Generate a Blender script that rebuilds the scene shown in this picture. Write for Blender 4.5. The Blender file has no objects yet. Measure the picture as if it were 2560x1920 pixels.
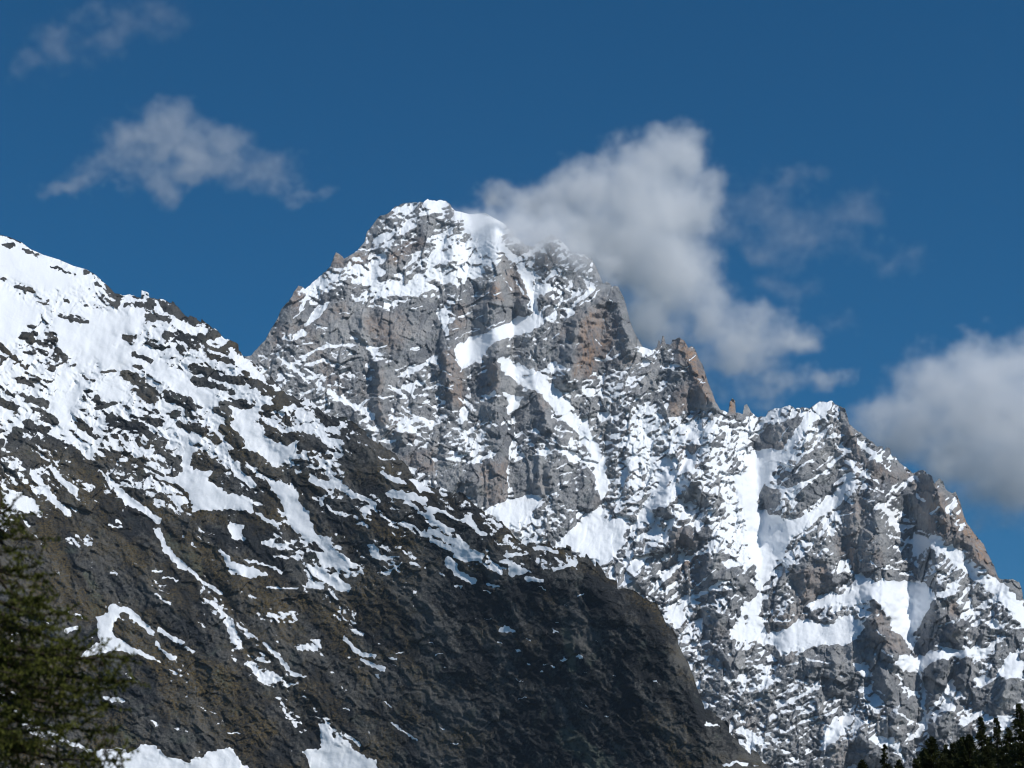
import bpy, bmesh, math, random
import numpy as np
from mathutils import Vector, Matrix

R = math.radians
S = bpy.context.scene
C = S.collection

# ------------------------------------------------------------------ camera
HFOV, PITCH, CAM_Z = 30.0, 18.0, 1.7
FPX = 1280.0 / math.tan(R(HFOV / 2))          # focal length in photo pixels (2560 x 1920)
cam = bpy.data.cameras.new("camera")
cam.sensor_width = 36.0
cam.angle = R(HFOV)
cam.clip_start, cam.clip_end = 0.1, 60000.0
cam.dof.use_dof = True
cam.dof.focus_distance = 4000.0
cam.dof.aperture_fstop = 2.7
camo = bpy.data.objects.new("camera", cam)
C.objects.link(camo)
camo.location = (0, 0, CAM_Z)
camo.rotation_euler = (R(90 + PITCH), 0, 0)
S.camera = camo

# ------------------------------------------------------------------ sky, sun, exposure
SUN_AZ, SUN_EL = 127.0, 47.0                    # clockwise from the view direction (+Y)
W = bpy.data.worlds.new("World")
S.world = W
W.use_nodes = True
nt = W.node_tree
bg = nt.nodes["Background"]
sky = nt.nodes.new("ShaderNodeTexSky")
sky.sky_type = 'NISHITA'
sky.sun_disc = False
sky.sun_elevation = R(SUN_EL)
sky.sun_rotation = R(SUN_AZ)
sky.altitude = 1700
sky.air_density = 1.0
sky.dust_density = 0.0
sky.ozone_density = 2.2
hs = nt.nodes.new("ShaderNodeHueSaturation")
hs.inputs['Hue'].default_value = 0.495
hs.inputs['Saturation'].default_value = 1.50
nt.links.new(sky.outputs[0], hs.inputs['Color'])
nt.links.new(hs.outputs[0], bg.inputs[0])
bg.inputs[1].default_value = 0.070
sun = bpy.data.lights.new("sun", 'SUN')
sun.energy = 3.65
sun.angle = R(0.53)
sun.color = (1.0, 0.975, 0.94)
suno = bpy.data.objects.new("sun", sun)
C.objects.link(suno)
SUN_DIR = Vector((math.cos(R(SUN_EL)) * math.sin(R(SUN_AZ)), math.cos(R(SUN_EL)) * math.cos(R(SUN_AZ)), math.sin(R(SUN_EL))))
suno.rotation_euler = SUN_DIR.to_track_quat('Z', 'Y').to_euler()
suno.location = SUN_DIR * 9000
S.view_settings.view_transform = 'Standard'
S.view_settings.look = 'None'
S.view_settings.exposure = 0.0
S.view_settings.gamma = 1.0
S.cycles.use_denoising = True
S.cycles.filter_width = 1.1
S.cycles.volume_bounces = 12
S.cycles.max_bounces = 12
S.cycles.diffuse_bounces = 3
S.cycles.volume_max_steps = 160
S.cycles.volume_step_rate = 1.0

# ------------------------------------------------------------------ helpers
def tag(o, label=None, cat=None, group=None, kind=None):
    for k, v in (('label', label), ('category', cat), ('group', group), ('kind', kind)):
        if v: o[k] = v
    return o

def mesh_obj(name, verts, faces, mat, parent=None, smooth=False):
    me = bpy.data.meshes.new(name)
    me.from_pydata([tuple(v) for v in verts], [], faces)
    me.materials.append(mat)
    if smooth: me.polygons.foreach_set('use_smooth', [True] * len(me.polygons))
    o = bpy.data.objects.new(name, me)
    C.objects.link(o)
    if parent: o.parent = parent
    return o

def rays(px, py):
    """Direction of a sight line: horizontal unit vector and tangent of the elevation."""
    cp, sp = math.cos(R(PITCH)), math.sin(R(PITCH))
    a = (np.asarray(px, float) - 1280) / FPX
    b = (960 - np.asarray(py, float)) / FPX
    dx, dy, dz = a, cp - b * sp, sp + b * cp
    h = np.sqrt(dx * dx + dy * dy)
    return dx / h, dy / h, dz / h

def at(px, py, r):
    ux, uy, t = rays(px, py)
    return Vector((float(ux) * r, float(uy) * r, CAM_Z + float(t) * r))

rs = np.random.RandomState(11)
_G = rs.rand(256, 256).astype(np.float32) * 2 * np.pi
_GX, _GY = np.cos(_G), np.sin(_G)
_H = rs.rand(256, 256, 5).astype(np.float32)

def perlin(x, y, seed=0):
    x = np.asarray(x, np.float32) + seed * 17.31; y = np.asarray(y, np.float32) + seed * 9.77
    xi = np.floor(x).astype(np.int32); yi = np.floor(y).astype(np.int32)
    fx = x - xi; fy = y - yi
    u = fx * fx * fx * (fx * (fx * 6 - 15) + 10); v = fy * fy * fy * (fy * (fy * 6 - 15) + 10)
    x0 = xi & 255; x1 = (xi + 1) & 255; y0 = yi & 255; y1 = (yi + 1) & 255
    n00 = _GX[x0, y0] * fx + _GY[x0, y0] * fy
    n10 = _GX[x1, y0] * (fx - 1) + _GY[x1, y0] * fy
    n01 = _GX[x0, y1] * fx + _GY[x0, y1] * (fy - 1)
    n11 = _GX[x1, y1] * (fx - 1) + _GY[x1, y1] * (fy - 1)
    a = n00 + u * (n10 - n00); b = n01 + u * (n11 - n01)
    return (a + v * (b - a)) * 1.5

def fbm(x, y, lam, octs, seed=0, gain=0.5):
    s = 0; a = 1.0
    for o in range(octs):
        s = s + a * perlin(x / lam, y / lam, seed + o * 3)
        lam /= 2.03; a *= gain
    return s

def ridged(x, y, lam, octs, seed=0, gain=0.5):
    s = 0; a = 1.0; prev = 1.0
    for o in range(octs):
        n = 1 - np.abs(perlin(x / lam, y / lam, seed + o * 5)) * 1.7
        n = n * np.clip(n, 0, 1)
        s = s + a * n * prev
        prev = np.clip(n, 0.25, 1); lam /= 2.03; a *= gain
    return s - 0.75

def anis(x, y, rot, stretch, lam, octs, seed, gain=0.62):
    """Layered noise drawn out along a direction (rot degrees, rising to the right)."""
    c, s = math.cos(R(rot)), math.sin(R(rot))
    return fbm((x * c - y * s) / stretch, x * s + y * c, lam, octs, seed, gain)

def facets(x, y, cx, cy, rot, seed, tilt=0.5, step=0.3):
    """Broken-rock relief: every jittered cell is a tilted plane with its own height. Returns height and a cell value."""
    c, s = math.cos(R(rot)), math.sin(R(rot))
    u = ((x * c + y * s) / cx).astype(np.float32) + seed * 7.7
    v = ((-x * s + y * c) / cy).astype(np.float32) + seed * 3.3
    ui = np.floor(u).astype(np.int32); vi = np.floor(v).astype(np.int32)
    best = np.full(u.shape, 9e9, np.float32); h = np.zeros_like(best); idv = np.zeros_like(best)
    m = min(cx, cy)
    for i in (-1, 0, 1):
        for j in (-1, 0, 1):
            q = _H[(ui + i) & 255, (vi + j) & 255]
            du = u - (ui + i + 0.15 + 0.7 * q[..., 0]); dv = v - (vi + j + 0.15 + 0.7 * q[..., 1])
            d = du * du + dv * dv
            hh = ((q[..., 2] - 0.5) * 2 * tilt * du * cx + (q[..., 3] - 0.5) * 2 * tilt * dv * cy + (q[..., 4] - 0.5) * 2 * step * m)
            k = d < best
            best = np.where(k, d, best); h = np.where(k, hh, h); idv = np.where(k, q[..., 4], idv)
    return h, idv

def blur(a, sx, sy):
    """Gaussian-like blur (three box passes), sigma in samples."""
    for ax, s in ((1, sx), (0, sy)):
        w = int(round(s * 1.9)) | 1
        if w < 3: continue
        h = w // 2
        for _ in range(3 if s > 1.2 else 1):
            pad = [(0, 0), (0, 0)]; pad[ax] = (h + 1, h)
            cs = np.cumsum(np.pad(a, pad, mode='edge').astype(np.float64), axis=ax)
            n = a.shape[ax]
            a = ((np.take(cs, range(w, w + n), axis=ax) - np.take(cs, range(0, n), axis=ax)) / w).astype(np.float32)
    return a

def sstep(a, b, x):
    t = np.clip((x - a) / (b - a), 0, 1)
    return t * t * (3 - 2 * t)

CROPS = dict(A=(0, 540, .38879), B=(600, 460, .38879), C=(1100, 560, .38879), D=(1700, 940, .38879), E=(0, 1180, .44606),
             F=(800, 1180, .44606), G=(1700, 1275, .38879), H=(1200, 1100, .38879), I=(700, 800, .28933), J=(900, 900, .30137),
             K=(2060, 1500, .25316), T=(0, 1200, .43400), O=(0, 0, 1.0), U=(0, 0, 1.15732))

def parse(text):
    """Lines 'kind [width] crop: x,y x,y ...' -> (kind, width or 0, points in photo pixels)."""
    out = []
    for ln in text.strip().splitlines():
        if ':' not in ln: continue
        a, b = ln.split(':'); a = a.split()
        ox, oy, sc = CROPS[a[-1]]
        w = float(a[1]) * sc if len(a) == 3 else 0
        pts = [(ox + sc * float(p.split(',')[0]), oy + sc * float(p.split(',')[1])) for p in b.split()]
        if w and len(pts) == 1: pts.append((pts[0][0] + 1, pts[0][1]))
        out.append((a[0], w, pts))
    return out

class Canvas:
    def __init__(s, xs, ys, warp):
        s.xs, s.ys = xs, ys
        s.X, s.Y = np.meshgrid(xs.astype(np.float32), ys.astype(np.float32))
        wx = wy = 0
        for lam, am, sd in warp:
            wx = wx + am * perlin(s.X / lam, s.Y / lam, sd); wy = wy + am * perlin(s.X / lam, s.Y / lam, sd + 1)
        s.XW, s.YW = s.X + wx, s.Y + wy
        s.XT, s.YT = s.X + 0, s.Y + 0
        for lam, am, sd in ((80, 15, 201), (30, 9, 204), (11, 4.5, 207)):
            s.XT += am * perlin(s.X / lam, s.Y / lam, sd); s.YT += am * perlin(s.X / lam, s.Y / lam, sd + 1)
        s.HT = np.clip(0.85 + 0.7 * fbm(s.X, s.Y, 70, 3, 211), 0.25, 1.5)
        s.ch = {}
    def dist(s, pts, pad, closed, tent=False):
        p = np.array(pts); x0, y0 = p.min(0) - pad; x1, y1 = p.max(0) + pad
        c0, c1 = np.searchsorted(s.xs, (x0, x1)); r0, r1 = np.searchsorted(s.ys, (y0, y1))
        sl = (slice(r0, r1), slice(c0, c1))
        x, y = (s.XT[sl], s.YT[sl]) if tent else (s.XW[sl], s.YW[sl])
        d = np.full(x.shape, 1e9, np.float32); ins = np.zeros(x.shape, bool)
        n = len(pts)
        for i in range(n if closed else n - 1):
            ax, ay = pts[i]; bx, by = pts[(i + 1) % n]
            ex, ey = bx - ax, by - ay; L = ex * ex + ey * ey + 1e-9
            t = np.clip(((x - ax) * ex + (y - ay) * ey) / L, 0, 1)
            d = np.minimum(d, np.hypot(x - ax - t * ex, y - ay - t * ey))
            if closed:
                ins ^= ((ay > y) != (by > y)) & (x < ex * (y - ay) / (ey + 1e-9) + ax)
        return sl, (np.where(ins, -d, d) if closed else d)
    def paint(s, feats, kinds):
        for kind, w, pts in feats:
            K = kinds[kind]; soft = K.get('soft', 4)
            if w: soft = min(soft, max(1.5, w * 0.22))
            elif kind in 'sn': q = np.ptp(np.array(pts), 0); soft = min(soft, max(1.2, 0.10 * math.sqrt(q[0] * q[1] + 1)))
            if w:
                sl, d = s.dist(pts, w + soft + 14, False); sd = d - w / 2
            else:
                sl, sd = s.dist(pts, soft + 14, True); d = None
            if sd.size == 0: continue
            m = 1 - sstep(-soft, soft, sd)
            m = m * K.get('op', 1)
            for k, v in K.items():
                if k in s.ch: s.ch[k][sl] += (v - s.ch[k][sl]) * m
            if K.get('bulge'):
                lim = K.get('blim', 40)
                hh = np.clip((w / 2 if w else 0) - (d if w else sd), 0, lim)
                s.ch['relief'][sl] += K['bulge'] * hh
    def tents(s, feats):
        """Ridge crests (positive) and gullies (negative): kind is the height in metres."""
        for kind, w, pts in feats:
            sl, d = s.dist(pts, w + 14, False, True)
            h = float(kind); h *= 0.32 if h < 0 else (0.88 if w > 40 else 0.95)
            if d.size: s.ch['relief'][sl] += h * s.HT[sl] * (np.clip(1 - d / w, 0, 1) ** 1.15 if h > 0 else sstep(0, 1, 1 - d / w) * 1.3)

def interp_line(pts, xs):
    p = sorted(pts); return np.interp(xs, [a for a, b in p], [b for a, b in p])

def grid_mountain(name, mat, xs, ys, r, sky_y, px_m, attrs, thick):
    """Front face from distances r[row, col] (rows top to bottom), closed behind its crest by a back slope."""
    X, Y = np.meshgrid(xs, ys)
    ux, uy, t = rays(X, Y)
    nrow, ncol = X.shape
    above = Y < sky_y[None, :]
    first = np.argmax(~above, axis=0)                       # first row on the face
    cols = np.arange(ncol)
    tux, tuy, tt = rays(xs, sky_y)
    rsk = r[first, cols]
    k = first[None, :] - np.arange(nrow)[:, None]           # rows above the crest
    k = np.where(above, k, 0).astype(float)
    k1 = np.maximum(k - 1, 0)
    d = k1 * thick + np.where(k1 > 44, thick * 2 * (1.27 ** np.clip(k1 - 44, 0, 28) - 1), 0)
    rr = np.where(above, rsk[None, :] + d, r)
    zz = np.where(above, np.maximum(CAM_Z + (tt * rsk)[None, :] - d * 0.95, -120), CAM_Z + t * r)
    hx = np.where(above, tux[None, :], ux); hy = np.where(above, tuy[None, :], uy)
    P = np.stack([hx * rr, hy * rr, zz], -1).astype(np.float32)
    idx = np.arange(nrow * ncol).reshape(nrow, ncol)
    q = np.stack([idx[1:, :-1], idx[1:, 1:], idx[:-1, 1:], idx[:-1, :-1]], -1)
    keep = np.minimum.reduce([k[1:, :-1], k[1:, 1:], k[:-1, 1:], k[:-1, :-1]]) < 70
    q = q[keep].astype(np.int32)
    used = np.zeros(nrow * ncol, bool); used[q.ravel()] = True
    remap = np.cumsum(used) - 1
    V = P.reshape(-1, 3)[used]; q = remap[q]
    me = bpy.data.meshes.new(name)
    me.vertices.add(len(V)); me.vertices.foreach_set('co', V.ravel())
    me.loops.add(q.size); me.loops.foreach_set('vertex_index', q.ravel().astype(np.int32))
    me.polygons.add(len(q)); me.polygons.foreach_set('loop_start', (np.arange(len(q)) * 4).astype(np.int32))
    me.polygons.foreach_set('use_smooth', np.ones(len(q), bool))
    me.update(calc_edges=True)
    for an, arr in attrs.items():
        a = me.attributes.new(an, 'FLOAT', 'POINT')
        a.data.foreach_set('value', arr.reshape(-1)[used].astype(np.float32))
    me.materials.append(mat)
    o = bpy.data.objects.new(name, me); C.objects.link(o)
    return o

def normals(r, xs, ys):
    X, Y = np.meshgrid(xs, ys); ux, uy, t = rays(X, Y)
    P = np.stack([ux * r, uy * r, t * r], -1)
    gy, gx = np.gradient(P, axis=0), np.gradient(P, axis=1)
    n = np.cross(gx, gy); n /= np.linalg.norm(n, axis=-1, keepdims=True) + 1e-9
    n[n[..., 1] > 0] *= -1
    return n

def integrate(alpha_deg, xs, ys, r0):
    """Distance from a slope field: rows run top to bottom, r0 is the distance on the last row."""
    X, Y = np.meshgrid(xs, ys); _, _, t = rays(X, Y)
    ta = np.tan(np.radians(alpha_deg)); r = np.zeros_like(t); r[-1] = r0
    for i in range(len(ys) - 2, -1, -1):
        den = np.maximum(ta[i] - 0.5 * (t[i] + t[i + 1]), 0.12)
        r[i] = r[i + 1] * (1 + (t[i] - t[i + 1]) / den)
    return r

# ---- node helpers
def mat_new(name):
    m = bpy.data.materials.new(name); m.use_nodes = True
    return m, m.node_tree, m.node_tree.nodes, m.node_tree.links

class N:
    """Small node builder."""
    def __init__(s, nt): s.nt, s.n, s.l = nt, nt.nodes, nt.links
    def put(s, sock, v):
        if hasattr(v, 'is_linked'): s.l.new(v, sock)
        else: sock.default_value = v
    def attr(s, name):
        a = s.n.new('ShaderNodeAttribute'); a.attribute_name = name; return a.outputs['Fac']
    def math(s, op, a, b=0.0, c=0.0, clamp=False):
        m = s.n.new('ShaderNodeMath'); m.operation = op; m.use_clamp = clamp
        for i, v in enumerate((a, b, c)): s.put(m.inputs[i], v)
        return m.outputs[0]
    def vmath(s, op, a, b=(0, 0, 0)):
        m = s.n.new('ShaderNodeVectorMath'); m.operation = op
        s.put(m.inputs[0], a); s.put(m.inputs[1], b)
        return m.outputs['Value'] if op in ('LENGTH', 'DOT_PRODUCT', 'DISTANCE') else m.outputs[0]
    def noise(s, vec, scale, detail=4, rough=0.55, out='Fac', dist=0.0):
        m = s.n.new('ShaderNodeTexNoise'); s.put(m.inputs['Vector'], vec)
        m.inputs['Scale'].default_value = scale; m.inputs['Detail'].default_value = detail
        m.inputs['Roughness'].default_value = rough; m.inputs['Distortion'].default_value = dist
        return m.outputs[out]
    def ramp(s, f, lo, hi, smooth=True):
        m = s.n.new('ShaderNodeMapRange'); m.interpolation_type = 'SMOOTHSTEP' if smooth else 'LINEAR'
        s.put(m.inputs['Value'], f); m.inputs['From Min'].default_value = lo; m.inputs['From Max'].default_value = hi
        return m.outputs['Result']
    def mix(s, f, a, b):
        m = s.n.new('ShaderNodeMix'); m.data_type = 'RGBA'
        s.put(m.inputs[0], f); s.put(m.inputs[6], a if hasattr(a, 'is_linked') else (*a, 1)); s.put(m.inputs[7], b if hasattr(b, 'is_linked') else (*b, 1))
        return m.outputs[2]
    def scale(s, vec, k): return s.vmath('MULTIPLY', vec, k)
    def geo(s): return s.n.new('ShaderNodeNewGeometry').outputs['Position']
    def obj(s): return s.n.new('ShaderNodeTexCoord').outputs['Object']

# ------------------------------------------------------------------ the far massif
SKY_B = """x B: 40,1105 75,1095 130,1040 165,1000 200,930 235,880 270,800 310,755 335,720 345,690 375,660 405,665 420,675 470,635 520,585 580,540 600,480 615,440 635,450 650,460 670,480 690,475 730,450 770,410 800,370 815,310 850,270 900,205 950,190 1000,150 1050,130 1100,120 1150,118 1180,120 1205,98 1240,105 1300,105 1350,130 1380,170 1420,180 1480,195 1540,190 1580,190 1620,212 1700,255 1760,330 1840,395 1880,400 1950,350 2000,325 2040,345 2100,400 2125,440
x C: 870,195 930,195 975,225 1010,290 1035,350 1050,385 1070,365 1090,380 1105,412 1130,398 1150,410 1180,470 1200,530 1220,620 1250,700 1280,750 1300,785 1350,810 1370,810 1396,790 1403,752 1415,755 1420,780 1428,720 1440,715 1452,770 1488,775 1492,752 1540,732 1570,750 1595,790 1630,790 1650,830 1670,880 1690,910 1705,960 1725,1020 1750,1080 1775,1150 1800,1190 1853,1215 1862,1140 1880,1115 1900,1140 1903,1215 1945,1222 1955,1172 1975,1160 1990,1185 2005,1215 2040,1245 2095,1240 2110,1200 2150,1190
x D: 660,205 700,190 740,210 790,205 830,205 870,185 900,165 950,170 980,163 1000,185 1040,200 1060,205 1075,250 1090,310 1130,345 1190,390 1240,430 1270,455 1300,445 1310,478 1330,460 1350,465 1360,520 1390,525 1410,560 1460,590 1500,630 1540,605 1570,610 1620,645 1635,700 1665,660 1690,675 1700,705 1720,740 1750,755 1775,750 1800,810 1820,880 1850,960 1900,1020 1950,1080 1980,1150 2020,1220 2045,1290 2070,1310 2130,1310 2180,1320 2200,1370 2207,1435 2240,1450 2320,1520"""
sky_pts = [p for f in parse(SKY_B) for p in f[2]] + [(420, 990), (520, 935)]

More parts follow.
